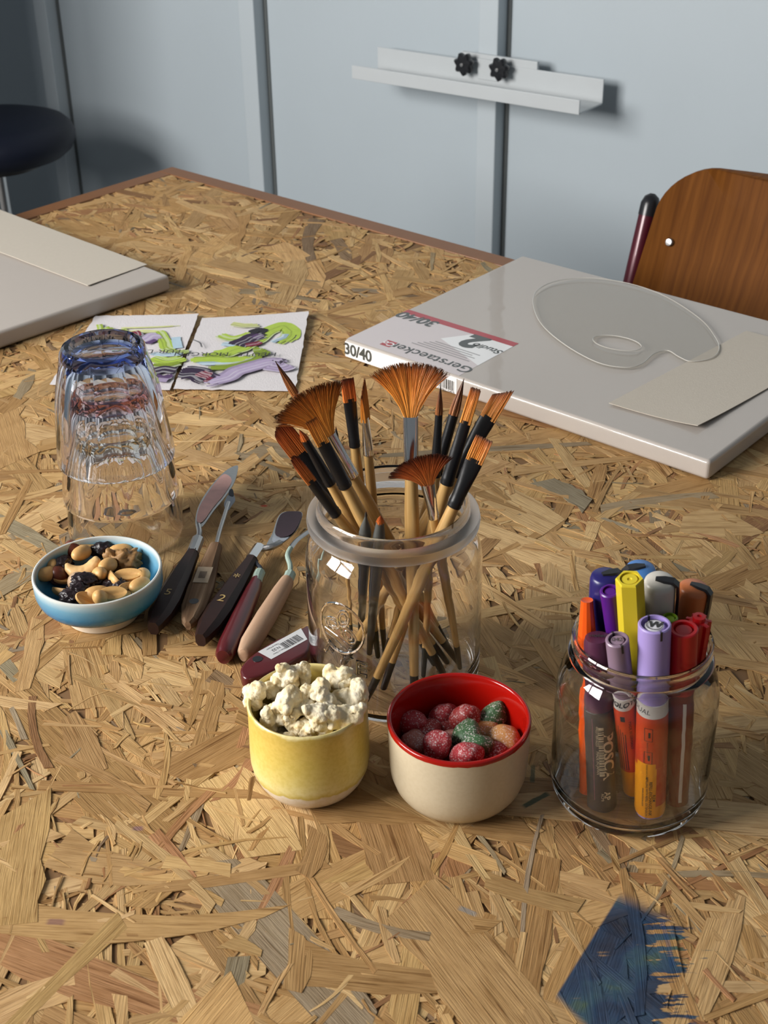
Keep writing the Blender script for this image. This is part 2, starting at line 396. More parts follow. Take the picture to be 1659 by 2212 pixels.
# strands of the board
PAL = [(196, 161, 113), (188, 152, 104), (180, 143, 95), (204, 171, 123), (172, 135, 89), (190, 155, 104), (184, 148, 101), (196, 158, 107), (176, 138, 90), (200, 166, 116)]
ODD = [(150, 132, 108), (146, 108, 74), (154, 136, 108), (162, 118, 80), (136, 112, 86), (176, 130, 92), (146, 134, 110), (166, 124, 84)]
def strand_color(rnd, small):
    if rnd.random() < (0.13 if small else 0.085): c = rnd.choice(ODD)
    else: c = rnd.choice(PAL)
    k = rnd.uniform(0.82, 1.10); s = S(*c)
    return (s[0] * k, s[1] * k * rnd.uniform(0.985, 1.01), s[2] * k * rnd.uniform(0.96, 1.04), rnd.random())
def make_strand(rnd, a, b, ang, ln, wd, z, tilt, nseg):
    ca, sa = math.cos(ang), math.sin(ang)
    bend = rnd.gauss(0, 0.05) * ln; tl = rnd.uniform(-tilt, tilt); tw = rnd.uniform(-tilt, tilt) * 2.2
    sk0, sk1 = rnd.uniform(-1, 1) * wd * 0.7, rnd.uniform(-1, 1) * wd * 0.7
    pts, uvs = [], []
    th = 0.00034
    w0 = 1.0; shape = rnd.random()
    rows = []
    for i in range(nseg + 1):
        t = i / nseg
        wt = wd * (0.5 + (0.08 * rnd.uniform(-1, 1)))
        if shape < 0.35: wt *= 0.35 + 0.65 * math.sin(PI * (0.12 + 0.76 * t)) ** 0.6
        elif shape < 0.6: wt *= 1 - 0.6 * t
        for sgn in (-1, 1):
            x = (t - 0.5) * ln + ((sk0 * (1 - t) if t < 0.5 else 0) + (sk1 * t if t > 0.5 else 0)) * sgn * 0.5
            y = wt * sgn + bend * (4 * (t - 0.5) ** 2)
            zz = z + tl * (t - 0.5) * 2 * 0.5 + tw * sgn * wt / 0.012 * 0.5
            rows.append((x, y, min(zz, -0.00005)))
    vt = []
    for x, y, zz in rows: vt.append((a + x * ca - y * sa, b + x * sa + y * ca, zz)); uvs.append((x, y))
    n = len(vt)
    vb = [(x, y, zz - th - 0.0003) for x, y, zz in vt]
    f = []
    for i in range(nseg):
        p = 2 * i; f.append((p, p + 2, p + 3, p + 1))
        f.append((p, p + n, p + 2 + n, p + 2)); f.append((p + 1, p + 3, p + 3 + n, p + 1 + n))
    f.append((0, 1, 1 + n, n)); e = n - 2; f.append((e, e + n, e + 1 + n, e + 1))
    return vt + vb, f, uvs + uvs
def in_view(p, m):
    if Vector(p).y < 0.25: return False
    x, y = proj(p); return -m < x < W + m and y < H + m
def board_mesh(name, items):
    verts, faces, uvs, cols = [], [], [], []
    for v, f, u, c in items:
        n = len(verts); verts += v; faces += [tuple(i + n for i in q) for q in f]; uvs += u; cols += [c] * len(v)
    me = bpy.data.meshes.new(name); me.from_pydata(verts, [], faces)
    uvl = me.uv_layers.new(name='grain')
    li = [0] * len(me.loops); me.loops.foreach_get('vertex_index', li)
    uvl.data.foreach_set('uv', [c for i in li for c in uvs[i]])
    at = me.attributes.new('scol', 'FLOAT_COLOR', 'POINT'); at.data.foreach_set('color', [x for c in cols for x in c])
    me.update(); return me
def scatter_strands():
    rnd = random.Random(11); items = []
    kinds = [(2000, 0.05, 0.20, 0.008, 0.040, 0.00012, 6), (7500, 0.02, 0.10, 0.0025, 0.013, 0.00030, 4), (26000, 0.006, 0.036, 0.0008, 0.0042, 0.0005, 2)]
    m0 = EW + 0.001
    for ki, (cnt, l0, l1, w0, w1, tilt, ns) in enumerate(kinds):
        for _ in range(cnt):
            a, b = rnd.uniform(m0, TA - m0), rnd.uniform(m0, TB - m0)
            if ki == 2:
                q = noise.noise(Vector((a * 7, b * 7, 3.3)))
                if q < rnd.uniform(-0.5, 0.3): continue
            ln = l0 + (l1 - l0) * rnd.random() ** 1.4; wd = w0 + (w1 - w0) * rnd.random() ** 1.6
            ang = rnd.gauss(0.3, 0.85)
            rank = rnd.random() ** (0.75, 0.9, 1.25)[ki]
            dx = abs(math.cos(ang)) * ln / 2 + abs(math.sin(ang)) * wd / 2; dy = abs(math.sin(ang)) * ln / 2 + abs(math.cos(ang)) * wd / 2
            if ki < 2:
                a = min(max(a, m0 + dx), TA - m0 - dx); b = min(max(b, m0 + dy), TB - m0 - dy)
            elif not (m0 + dx < a < TA - m0 - dx and m0 + dy < b < TB - m0 - dy): continue
            P = tp(a, b)
            if not in_view(P, 420): continue
            v, f, u = make_strand(rnd, a, b, ang, ln, wd, -0.0017 + rank * 0.0014, tilt, ns)
            v = [tuple((TM @ Vector(q)) + OFS) for q in v]
            d = (P - CAMP).length
            items.append((ln * wd / d ** 2.6 * (rank ** 6) * (1 if in_view(P, 30) else 0.01), (v, f, u, strand_color(rnd, ki == 2))))
    items.sort(key=lambda t: -t[0])
    for sc_, it in items[:300]:
        link_mesh('strand', board_mesh('strand', [it]), osb, top, smooth=False)
    s = link_mesh('strand_layer', board_mesh('strand_layer', [it for _, it in items[300:]]), osb, top, smooth=False)
    s['kind'] = 'stuff'
scatter_strands()

# ------------------------------------------------------------------ easel tray on the wall rail
tray_m = mat('white_coated_metal', (0.52, 0.545, 0.555, 1), 0.35, noise_amt=0.03, noise_scale=30)
OB = 0.044
ub0, ub1 = uof(onw(815, 97, OB)), uof(onw(1304, 172, OB))
# depth of the tray: the offset at which the front corner lines up with the back corner along the wall
best = min((abs(uof(onw(1252, 217, o_ / 1000)) - ub1), o_) for o_ in range(40, 260))[1] / 1000
OF = best
zb_top = onw(1304, 172, OB).z; zf_top = onw(1252, 217, OF).z; zf_bot = onw(1247, 248, OF).z
tray = thing('easel_tray', 'white metal easel tray clamped to the wall rail with two black knobs', 'tray', wl((ub0 + ub1) / 2, OB, zf_bot))
def wpart(name, vf, m, parent, **kw):
    loc = parent.location if parent.parent is None else parent.parent.location
    return mesh_obj(name, [Vector(v) - loc for v in vf[0]], vf[1], m, parent, **kw)
wpart('back_flange', wall_box(ub0, ub1, OB - 0.003, OB, zf_bot + 0.002, zb_top, 0.0008), tray_m, tray, smooth=False)
wpart('tray_floor', wall_box(ub0, ub1, OB, OF - 0.003, zf_bot, zf_bot + 0.003, 0.0008), tray_m, tray, smooth=False)
wpart('front_flange', wall_box(ub0, ub1, OF - 0.003, OF, zf_bot, zf_top, 0.0008), tray_m, tray, smooth=False)
uk1, uk2 = uof(onw(1001, 139, OB + 0.02)), uof(onw(1077, 150, OB + 0.02))
zk = (onw(1001, 139, OB + 0.02).z + onw(1077, 150, OB + 0.02).z) / 2
br = wpart('clamp_bracket', wall_box(uk1 - 0.02, uk2 + 0.06, OB - 0.010, OB - 0.0032, zk - 0.02, zb_top + 0.012, 0.001), tray_m, tray, smooth=False)
wpart('clamp_plate', wall_box(uk1 + 0.018, uk2 - 0.012, OB + 0.0002, OB + 0.004, zf_bot + 0.012, zb_top + 0.006, 0.001), tray_m, tray, smooth=False)
for u in (uk1, uk2):
    prof = [(0.0, 0.0), (0.007, 0.0), (0.007, 0.006), (0.0150, 0.008), (0.0172, 0.012), (0.0172, 0.018), (0.014, 0.0215), (0.0, 0.0225)]
    vf = lathe(prof, 64, lambda k, r, z, a: r * (1 + (0.13 * math.cos(7 * a) if r > 0.012 else 0)))
    q = align_z(WN).to_matrix().to_4x4(); p = wl(u, OB + 0.003, zk)
    kn = wpart('star_knob', xf(vf, Matrix.Translation(p) @ q), M['black'], tray)
    wpart('bolt', xf(lathe([(0, 0.0225), (0.003, 0.0225), (0.003, 0.024), (0, 0.0243)], 12), Matrix.Translation(p) @ q), M['steel'], kn)

# ------------------------------------------------------------------ round stool
navy = mat('dark_vinyl', (0.005, 0.007, 0.016, 1), 0.5, bump=0.1, bump_scale=250, spec=0.25)
chrome = mat('chrome_tube', (0.6, 0.6, 0.6, 1), 0.18, 1.0)
sp = CAMP + ray(-22, 256) * (2.62 / ray(-22, 256).y)
stool = thing('round_stool', 'round stool with a dark padded seat behind the table corner', 'stool', (sp.x, sp.y, FLOOR))
zs = sp.z - FLOOR
R = 0.156
mesh_obj('seat', *lathe([(0, zs - 0.074), (R - 0.045, zs - 0.074), (R - 0.022, zs - 0.069), (R - 0.008, zs - 0.058), (R - 0.001, zs - 0.044), (R, zs - 0.032), (R - 0.005, zs - 0.019), (R - 0.016, zs - 0.009), (R - 0.040, zs - 0.002), (R * 0.5, zs + 0.002), (0, zs + 0.003)], 64), navy, stool)
mesh_obj('seat_plate', *lathe([(0, zs - 0.088), (0.09, zs - 0.088), (0.10, zs - 0.0745), (0, zs - 0.0745)], 32), M['black'], stool)
mesh_obj('column', *lathe([(0, 0.06), (0.024, 0.06), (0.024, zs - 0.3), (0.014, zs - 0.295), (0.014, zs - 0.0885), (0, zs - 0.0885)], 24), chrome, stool)
for k in range(5):
    a = 2 * PI * k / 5 + 0.3; d = Vector((math.cos(a), math.sin(a), 0))
    lg = mesh_obj('base_arm', *tube([d * 0.02 + Vector((0, 0, 0.085)), d * 0.14 + Vector((0, 0, 0.075)), d * 0.27 + Vector((0, 0, 0.055))], [0.016, 0.014, 0.011], 10), M['black'], stool)
    mesh_obj('foot', *xf(lathe([(0, 0), (0.016, 0.0), (0.018, 0.004), (0.012, 0.044), (0, 0.046)], 16), Matrix.Translation(d * 0.262)), M['black'], lg)

# ------------------------------------------------------------------ school chair
def wood_mat(name, c1, c2, c3, axis=2, scale=1.0, rough=0.4, coat=0.2, rotz=0.0, flat_y=False):
    m, nt, p = new_mat(name); L = nt.links.new
    tc = N(nt, 'ShaderNodeTexCoord'); mp = N(nt, 'ShaderNodeMapping')
    sc3 = [220 * scale] * 3; sc3[axis] = 9 * scale
    if flat_y: sc3[1] = 4 * scale
    mp.inputs['Scale'].default_value = sc3
    m0 = N(nt, 'ShaderNodeMapping'); m0.inputs['Rotation'].default_value = (0, 0, rotz); L(tc.outputs['Object'], m0.inputs[0]); L(m0.outputs[0], mp.inputs[0])
    nz = N(nt, 'ShaderNodeTexNoise'); nz.inputs['Scale'].default_value = 1.0; nz.inputs['Detail'].default_value = 5; nz.inputs['Distortion'].default_value = 0.25; L(mp.outputs[0], nz.inputs['Vector'])
    r = ramp(nt, [(0.3, c1), (0.5, c2), (0.7, c3)]); L(nz.outputs['Fac'], r.inputs[0]); L(r.outputs[0], p.inputs['Base Color'])
    p.inputs['Roughness'].default_value = rough; p.inputs['Coat Weight'].default_value = coat; p.inputs['Coat Roughness'].default_value = 0.25; p.inputs['Specular IOR Level'].default_value = 0.12
    b = N(nt, 'ShaderNodeBump'); b.inputs['Strength'].default_value = 0.15; b.inputs['Distance'].default_value = 0.0004; L(nz.outputs['Fac'], b.inputs['Height']); L(b.outputs[0], p.inputs['Normal'])
    return m
ply = wood_mat('varnished_plywood', S(88, 48, 11), S(104, 60, 16), S(116, 69, 22), axis=2, scale=0.8, rough=0.6, coat=0.0, rotz=-TYAW, flat_y=True)
maroon = mat('maroon_tube', (0.07, 0.006, 0.014, 1), 0.3, 0.2, coat=0.4)
CP = CAMP + ray(1446, 523) * (1.60 / ray(1446, 523).y)          # the screw at the left of the backrest
CHX = TU.copy(); CHY = -TV                                       # chair right, chair back
tl = math.radians(17)
CO = CP + CHX * 0.165                                            # middle of the backrest at screw height
chair = thing('school_chair', 'plywood school chair with maroon tube frame at the table edge', 'chair', (CO.x, CO.y, FLOOR))
zc = CO.z - FLOOR
CM = Matrix(((CHX.x, CHY.x, 0, 0), (CHX.y, CHY.y, 0, 0), (0, 0, 1, 0), (0, 0, 0, 1)))
def cpt(x, y, z): return CM @ Vector((x, y, z))
def back_y(x, h): return 0.055 * (1 - (x / 0.2) ** 2) - 0.055 * (1 - (0.165 / 0.2) ** 2) + math.tan(tl) * h
def back_outline(n=10):
    pts = []; bw, tw_, hb, ht, rr = 0.198, 0.188, -0.14, 0.086, 0.055
    for (cx, cz, a0) in ((tw_ - rr, ht - rr, 0), (-tw_ + rr, ht - rr, 90), (-bw + rr * .6, hb + rr * .6, 180), (bw - rr * .6, hb + rr * .6, 270)):
        r_ = rr if a0 < 180 else rr * 0.6
        for i in range(n + 1):
            a = math.radians(a0 + 90 * i / n); pts.append((cx + r_ * math.cos(a), cz + r_ * math.sin(a)))
    return pts
ol = back_outline()
bm = bmesh.new()
fr = bm.faces.new([bm.verts.new((x, 0, z)) for x, z in ol])
bmesh.ops.triangulate(bm, faces=[fr]); bmesh.ops.subdivide_edges(bm, edges=[e_ for e_ in bm.edges if not e_.is_boundary], cuts=5)
bmesh.ops.triangulate(bm, faces=bm.faces[:])
pv, pf = bm_vf(bm)
fv = [cpt(x, back_y(x, z), zc + z) for x, y, z in pv]; bv = [cpt(x, back_y(x, z) + 0.009, zc + z) for x, y, z in pv]
n_ = len(fv); cnt = {}
for f in pf:
    for i in range(len(f)): cnt[(f[i], f[(i + 1) % len(f)])] = 1
bd = [(a, b) for (a, b) in cnt if (b, a) not in cnt]
mesh_obj('backrest', fv + bv, pf + [tuple(i + n_ for i in reversed(f)) for f in pf] + [(b, a, a + n_, b + n_) for a, b in bd], ply, chair, angle=50)
for sgn in (-1, 1):
    for zz in (0.0,):
        q = align_z(cpt(0, -1, 0.25)).to_matrix().to_4x4()
        mesh_obj('screw', *xf(lathe([(0, -0.003), (0.0052, -0.003), (0.0052, 0.0006), (0.0040, 0.0022), (0, 0.0028)], 20), Matrix.Translation(cpt(sgn * 0.165, back_y(0.165, zz) - 0.0005, zc + zz)) @ q), M['steel'], chair)
    def fp(h, out=0.0): return cpt(sgn * (0.208 + out), back_y(0.178, h) + 0.017, zc + h)
    top_h = 0.020
    side = [fp(top_h), fp(-0.15), fp(-0.30), cpt(sgn * 0.185, -0.12, 0.44), cpt(sgn * 0.185, -0.32, 0.43), cpt(sgn * 0.185, -0.40, 0.40), cpt(sgn * 0.185, -0.40, 0.30)]
    mesh_obj('frame_tube', *tube(catmull(side[:3], 4, False) + [cpt(sgn * 0.185, back_y(0.178, -0.36) + 0.0, 0.40)], 0.0115, 14), maroon, chair)
    mesh_obj('tube_cap', *tube([fp(top_h), fp(top_h + 0.014), fp(top_h + 0.022), fp(top_h + 0.026)], [0.0121, 0.0121, 0.009, 0.003], 14), M['black'], chair)
    for yy in (-0.38, -0.02): mesh_obj('leg', *tube([cpt(sgn * 0.185, yy * 0.9 - 0.02, 0.40), cpt(sgn * 0.19, yy - 0.03 if yy < -.2 else yy + 0.03, 0.0)], 0.0115, 12), maroon, chair)
sv, sf = prism([(x, y) for x, y in [(-0.19, -0.40), (-0.15, -0.43), (0.15, -0.43), (0.19, -0.40), (0.18, -0.06), (0.14, -0.03), (-0.14, -0.03), (-0.18, -0.06)]], 0.415, 0.427, 0.003)
mesh_obj('seat', [cpt(*v) for v in sv], sf, ply, chair, angle=40)

# ------------------------------------------------------------------ stretched canvases, sheets, palette
def canvas_mat(name, coat):
    m, nt, p = new_mat(name); L = nt.links.new
    p.inputs['Base Color'].default_value = (0.455, 0.405, 0.36, 1); p.inputs['Roughness'].default_value = 0.6
    p.inputs['Coat Weight'].default_value = coat; p.inputs['Coat Roughness'].default_value = 0.03
    tc = N(nt, 'ShaderNodeTexCoord'); w1 = N(nt, 'ShaderNodeTexWave'); w1.inputs['Scale'].default_value = 320; w1.inputs['Distortion'].default_value = 0.6
    w2 = N(nt, 'ShaderNodeTexWave', bands_direction='Y'); w2.inputs['Scale'].default_value = 320; w2.inputs['Distortion'].default_value = 0.6
    L(tc.outputs['Object'], w1.inputs[0]); L(tc.outputs['Object'], w2.inputs[0])
    ad = N(nt, 'ShaderNodeMath', operation='ADD'); L(w1.outputs['Fac'], ad.inputs[0]); L(w2.outputs['Fac'], ad.inputs[1])
    nz = N(nt, 'ShaderNodeTexNoise'); nz.inputs['Scale'].default_value = 28; nz.inputs['Detail'].default_value = 3; L(tc.outputs['Object'], nz.inputs['Vector'])
    b = N(nt, 'ShaderNodeBump'); b.inputs['Strength'].default_value = 0.12; b.inputs['Distance'].default_value = 0.0003; L(ad.outputs[0], b.inputs['Height']); L(b.outputs[0], p.inputs['Normal'])
    b2 = N(nt, 'ShaderNodeBump'); b2.inputs['Strength'].default_value = 0.15; b2.inputs['Distance'].default_value = 0.002; L(nz.outputs['Fac'], b2.inputs['Height']); L(b2.outputs[0], p.inputs['Coat Normal'])
    return m
canvas_m = canvas_mat('film_wrapped_canvas', 0.7); canvas_m2 = canvas_mat('primed_canvas', 0.12)
back_m = mat('pale_stretcher_wood', S(190, 160, 120), 0.7)
CT = 0.0189
def make_canvas(name, label, loc, yaw, a, b, m):
    t = thing(name, label, 'canvas', (loc[0], loc[1], 0), rot=(0, 0, yaw))
    mesh_obj('canvas_face', *box(a / 2, b / 2, CT / 2 + 0.0004, a, b, CT - 0.0008, 0.0038, 5), m, t, angle=60).modifiers.new('weighted_normals', 'WEIGHTED_NORMAL')
    for q in ((a / 2, 0.022, a - 0.03, 0.036), (a / 2, b - 0.022, a - 0.03, 0.036), (0.022, b / 2, 0.036, b - 0.09), (a - 0.022, b / 2, 0.036, b - 0.09)):
        mesh_obj('stretcher_bar', *box(q[0], q[1], 0.0004, q[2], q[3], 0.0006), back_m, t, smooth=False)
    return t
CANV = make_canvas('blank_canvas', 'blank canvas in shiny film with a printed paper label', (-0.0367, 1.2362), -0.7136, 0.40, 0.30, canvas_m)
cq = onz(366, 594, CT)
CANL = make_canvas('blank_canvas', 'plain white canvas with a paper strip at the left table edge', (cq.x, cq.y), math.radians(134.9), 0.40, 0.30, canvas_m2)
# (the left canvas runs away from its right-hand corner: x axis to the upper left, y axis to the lower left)

# printed label under the film
lab_m = mat('label_paper_print', (0.62, 0.55, 0.545, 1), 0.35, coat=0.5, coat_rough=0.12)
lab_white = mat('label_white_print', (0.8, 0.79, 0.78, 1), 0.35, coat=0.5, coat_rough=0.12)
lab_red = mat('label_red_print', S(168, 42, 52), 0.35, coat=0.5, coat_rough=0.12)
lab_ink = mat('label_ink', (0.05, 0.055, 0.05, 1), 0.4, coat=0.5)
lab_grey = mat('label_grey_ink', (0.3, 0.28, 0.28, 1), 0.4, coat=0.5)
def quad(x0, x1, y0, y1, z): return [(x0, y0, z), (x1, y0, z), (x1, y1, z), (x0, y1, z)], [(0, 1, 2, 3)]
lb = mesh_obj('label', *quad(0.002, 0.1400, 0.003, 0.0972, CT + 0.00012), lab_m, CANV, smooth=False)
vf = quad(0.002, 0.1400, -0.00012, CT - 0.003, 0.0); vf = ([(x, -0.00025, y + 0.0014) for x, y, z in vf[0]], vf[1])
mesh_obj('label_side', *vf, lab_white, CANV, smooth=False)
mesh_obj('red_stripe', *quad(0.002, 0.1400, 0.0878, 0.0972, CT + 0.0002), lab_red, lb, smooth=False)
mesh_obj('white_corner', [(0.092, 0.0878, CT + .00018), (0.0735, 0.060, CT + .00018), (0.1400, 0.032, CT + .00018), (0.1400, 0.0878, CT + .00018)], [(0, 1, 2, 3)], lab_white, lb, smooth=False)
R180 = Matrix.Rotation(PI, 4, 'Z')
def lt(name, s, size, x, y, m, z=0.0003, **kw): return flat_text(name, s, size, m, Matrix.Translation((x, y, CT + z)) @ R180, lb, **kw)
lt('printed_name', 'Gerstaecker', 0.0195, 0.094, 0.0185, lab_ink, bold=0.008)
lt('printed_size', '30/40', 0.021, 0.026, 0.0835, lab_ink, bold=0.03, shear=0.15)
lt('printed_number', '2', 0.040, 0.104, 0.0745, lab_ink, bold=0.055, shear=0.1)
lt('printed_series', 'Studio', 0.013, 0.1235, 0.0690, lab_ink, bold=0.02, shear=0.2)
for k in range(5): mesh_obj('small_print', *quad(0.058 + 0.004 * k, 0.128 - 0.006 * (k % 2), 0.0335 + 0.0042 * k, 0.0349 + 0.0042 * k, CT + 0.0003), lab_grey, lb, smooth=False)
mesh_obj('red_emblem', *quad(0.036, 0.048, 0.012, 0.025, CT + 0.0003), lab_red, lb, smooth=False)
vf = text_vf('Co', 0.011, bold=0.03); mesh_obj('emblem_mark', *xf(vf, Matrix.Translation((0.042, 0.0185, CT + 0.0004)) @ R180), lab_white, lb, smooth=False)
SIDE = Matrix.Translation((0, -0.0005, 0)) @ Matrix.Rotation(PI / 2, 4, 'X')
flat_text('printed_size', '30/40', 0.0165, lab_ink, Matrix.Translation((0.0185, 0, 0.0093)) @ SIDE, CANV, bold=0.025, spacing=0.95)
rb = random.Random(3); x = 0.118; vf = ([], [])
while x < 0.137:
    w = rb.choice((0.0004, 0.0004, 0.0008, 0.0012)); add(vf, ([(x, -0.0005, 0.0035), (x + w, -0.0005, 0.0035), (x + w, -0.0005, 0.0135), (x, -0.0005, 0.0135)], [(0, 1, 2, 3)])); x += w + rb.choice((0.0004, 0.0007, 0.001))
mesh_obj('barcode', *vf, lab_ink, CANV, smooth=False)
flat_text('printed_code', '4 010412 354029', 0.0028, lab_ink, Matrix.Translation((0.1275, 0, 0.0020)) @ SIDE, CANV)

def sheet(name, label, cat, corners, lift, m, th=0.0006, n=16, curl=None, ragged=0.0, group=None, seed=1):
    """thin sheet spanned by four table-space corners, resting at height lift, optionally curled"""
    c = [Vector(q) for q in corners]; ctr = sum(c, Vector()) / 4; ctr.z = 0
    t = []
    for i in range(n + 1):
        for j in range(n + 1):
            u, v = i / n, j / n
            p = c[0] * (1 - u) * (1 - v) + c[1] * u * (1 - v) + c[2] * u * v + c[3] * (1 - u) * v
            if ragged and (i in (0, n) or j in (0, n)):
                p = p + Vector((noise.noise(Vector((u * 14, v * 14, seed))), noise.noise(Vector((u * 14, v * 14, seed + 7))), 0)) * ragged
            p = Vector((p.x, p.y, lift + (curl(u, v) if curl else 0))); t.append(p - ctr)
    idx = lambda i, j: i * (n + 1) + j
    f = [(idx(i, j), idx(i + 1, j), idx(i + 1, j + 1), idx(i, j + 1)) for i in range(n) for j in range(n)]
    nv = len(t); b = [p - Vector((0, 0, th)) for p in t]
    f2 = [tuple(k + nv for k in reversed(q)) for q in f]
    per = [idx(i, 0) for i in range(n)] + [idx(n, j) for j in range(n)] + [idx(i, n) for i in range(n, 0, -1)] + [idx(0, j) for j in range(n, 0, -1)]
    f3 = [(per[k], per[k] + nv, per[(k + 1) % len(per)] + nv, per[(k + 1) % len(per)]) for k in range(len(per))]
    bm_ = bmesh.new(); vs_ = [bm_.verts.new(p) for p in t + b]
    for q in f + f2 + f3: bm_.faces.new([vs_[k] for k in q])
    bmesh.ops.recalc_face_normals(bm_, faces=bm_.faces[:])
    o = mesh_obj(name, *bm_vf(bm_), m, angle=50); o.location = ctr; tag(o, label, cat, group); return o
card_m = mat('cream_card', (0.53, 0.47, 0.39, 1), 0.75, noise_amt=0.05, noise_scale=300, bump=0.15, bump_scale=900)
cl = lambda u, v, z=0: CANV.matrix_basis @ Vector((u, v, z))
sheet('paper_sheet', 'cream paper sheet on the film wrapped canvas beside the clear palette', 'paper', [cl(0.280, 0.037), cl(0.364, 0.043), cl(0.382, 0.262), cl(0.298, 0.256)], CT + 0.0012, card_m,
      curl=lambda u, v: 0.0035 * u ** 3 * (1 - v) ** 4 + 0.0012 * (1 - u) ** 2)
p4 = [onz(190, 620, CT), onz(318, 573, CT), onz(-16, 449, CT), onz(-144, 494, CT)]
sheet('paper_sheet', 'cream paper strip with a torn end on the plain left canvas', 'paper', p4, CT + 0.0011, card_m, curl=lambda u, v: 0.002 * (1 - u) * (0.4 + 0.6 * v), ragged=0.0007)

acr, nt_, p_ = new_mat('clear_acrylic')
tr = N(nt_, 'ShaderNodeBsdfTransparent'); tr.inputs[0].default_value = (0.965, 0.95, 0.925, 1); gl = N(nt_, 'ShaderNodeBsdfGlossy'); gl.inputs['Roughness'].default_value = 0.06
lw_ = N(nt_, 'ShaderNodeLayerWeight'); fz = N(nt_, 'ShaderNodeMath', operation='POWER', i_1=4.0); nt_.links.new(lw_.outputs['Facing'], fz.inputs[0]); mxs = N(nt_, 'ShaderNodeMixShader')
nt_.links.new(fz.outputs[0], mxs.inputs[0]); nt_.links.new(tr.outputs[0], mxs.inputs[1]); nt_.links.new(gl.outputs[0], mxs.inputs[2]); nt_.links.new(mxs.outputs[0], nt_.nodes['Material Output'].inputs['Surface'])
acr_edge = mat('acrylic_cut_edge', (0.56, 0.53, 0.48, 1), 0.15, coat=0.6)
pal = [(0.095, 0.185), (0.078, 0.219), (0.080, 0.253), (0.102, 0.280), (0.143, 0.292), (0.192, 0.284), (0.248, 0.254), (0.281, 0.224), (0.299, 0.200), (0.304, 0.176), (0.293, 0.158), (0.279, 0.160), (0.263, 0.166), (0.257, 0.151), (0.260, 0.124), (0.252, 0.108), (0.226, 0.102), (0.18, 0.117), (0.133, 0.145)]
po = [(p.x, p.y) for p in catmull([(a, b, 0) for a, b in pal], 5)]
hole = [(0.2165 + 0.0245 * math.cos(t) * math.cos(0.1) - 0.0155 * math.sin(t) * math.sin(0.1), 0.1515 + 0.0245 * math.cos(t) * math.sin(0.1) + 0.0155 * math.sin(t) * math.cos(0.1)) for t in [2 * PI * k / 40 for k in range(40)]]
def plate_with_hole(outer, inner, z0, z1):
    bm = bmesh.new(); ev = []
    for loop in (outer, inner):
        vs_ = [bm.verts.new((x, y, z1)) for x, y in loop]
        for i in range(len(vs_)): ev.append(bm.edges.new((vs_[i], vs_[(i + 1) % len(vs_)])))
    bmesh.ops.triangle_fill(bm, use_beauty=True, edges=ev)
    # drop triangles inside the hole
    cxh = sum(p[0] for p in inner) / len(inner); cyh = sum(p[1] for p in inner) / len(inner)
    bad = [f for f in bm.faces if all(abs(v.co.x - cxh) < 0.03 and min((v.co.x - p[0]) ** 2 + (v.co.y - p[1]) ** 2 for p in inner) < 1e-10 for v in f.verts)]
    bmesh.ops.delete(bm, geom=bad, context='FACES_ONLY')
    r_ = bmesh.ops.extrude_face_region(bm, geom=bm.faces[:])
    for v in [g for g in r_['geom'] if isinstance(g, bmesh.types.BMVert)]: v.co.z = z0
    bmesh.ops.recalc_face_normals(bm, faces=bm.faces[:])
    return bm_vf(bm)
pv = plate_with_hole(po, hole, CT + 0.0005, CT + 0.0032)
pm = CANV.matrix_basis; pc = pm @ Vector((0.19, 0.2, 0))
o = mesh_obj('paint_palette', [pm @ Vector(v) - pc for v in pv[0]], pv[1], acr, angle=30); o.location = pc
for lp in (po, hole):
    ring_ = [pm @ Vector((x, y, CT + 0.0030)) - pc for x, y in lp]
    mesh_obj('polished_edge', *tube(ring_ + ring_[:2], 0.00042, 6, False), acr_edge, o)
tag(o, 'clear acrylic kidney-shaped palette with an oval thumb hole on the canvas', 'palette')

# ------------------------------------------------------------------ two painted cards
wc_m = mat('watercolour_paper', (0.66, 0.62, 0.62, 1), 0.85, bump=0.3, bump_scale=700, noise_amt=0.03, noise_scale=200)
PCOL = dict(lime=S(168, 192, 72), green=S(128, 148, 40), pale=S(205, 208, 140), plum=S(46, 28, 56), crimson=S(120, 26, 54), lilac=S(172, 156, 186), sky=S(176, 200, 214), violet=S(88, 62, 104), black=S(30, 26, 34))
PC = {k: mat('paint_' + k, c, 0.6, noise_amt=0.2, noise_scale=120) for k, c in PCOL.items()}
PCl = {k: mat('paint_light_' + k, tuple(x + (0.7 - x) * 0.35 for x in c[:3]) + (1,), 0.6) for k, c in PCOL.items()}
PCd = {k: mat('paint_deep_' + k, tuple(x * 0.72 for x in c[:3]) + (1,), 0.6) for k, c in PCOL.items()}
def card(label, c4, seed, curl):
    return sheet('painted_card', label, 'painting', c4, 0.0012, wc_m, th=0.0005, n=28, curl=curl, ragged=0.0016, seed=seed, group='painted cards')
curlL = lambda u, v: 0.0018 * (1 - v) * u ** 2 + 0.0004
curlR = lambda u, v: 0.0035 * (1 - v) ** 2 * u ** 2 + 0.0006
cardL = card('painted card behind the upturned glasses, left of the gap', [onz(207, 685), onz(430, 684), onz(367, 845), onz(108, 833)], 2, curlL)
cardR = card('painted card with a green and lilac swirl, right of the gap', [onz(437, 690), onz(667, 682), onz(637, 848), onz(375, 843)], 9, curlR)
_lay = [0]
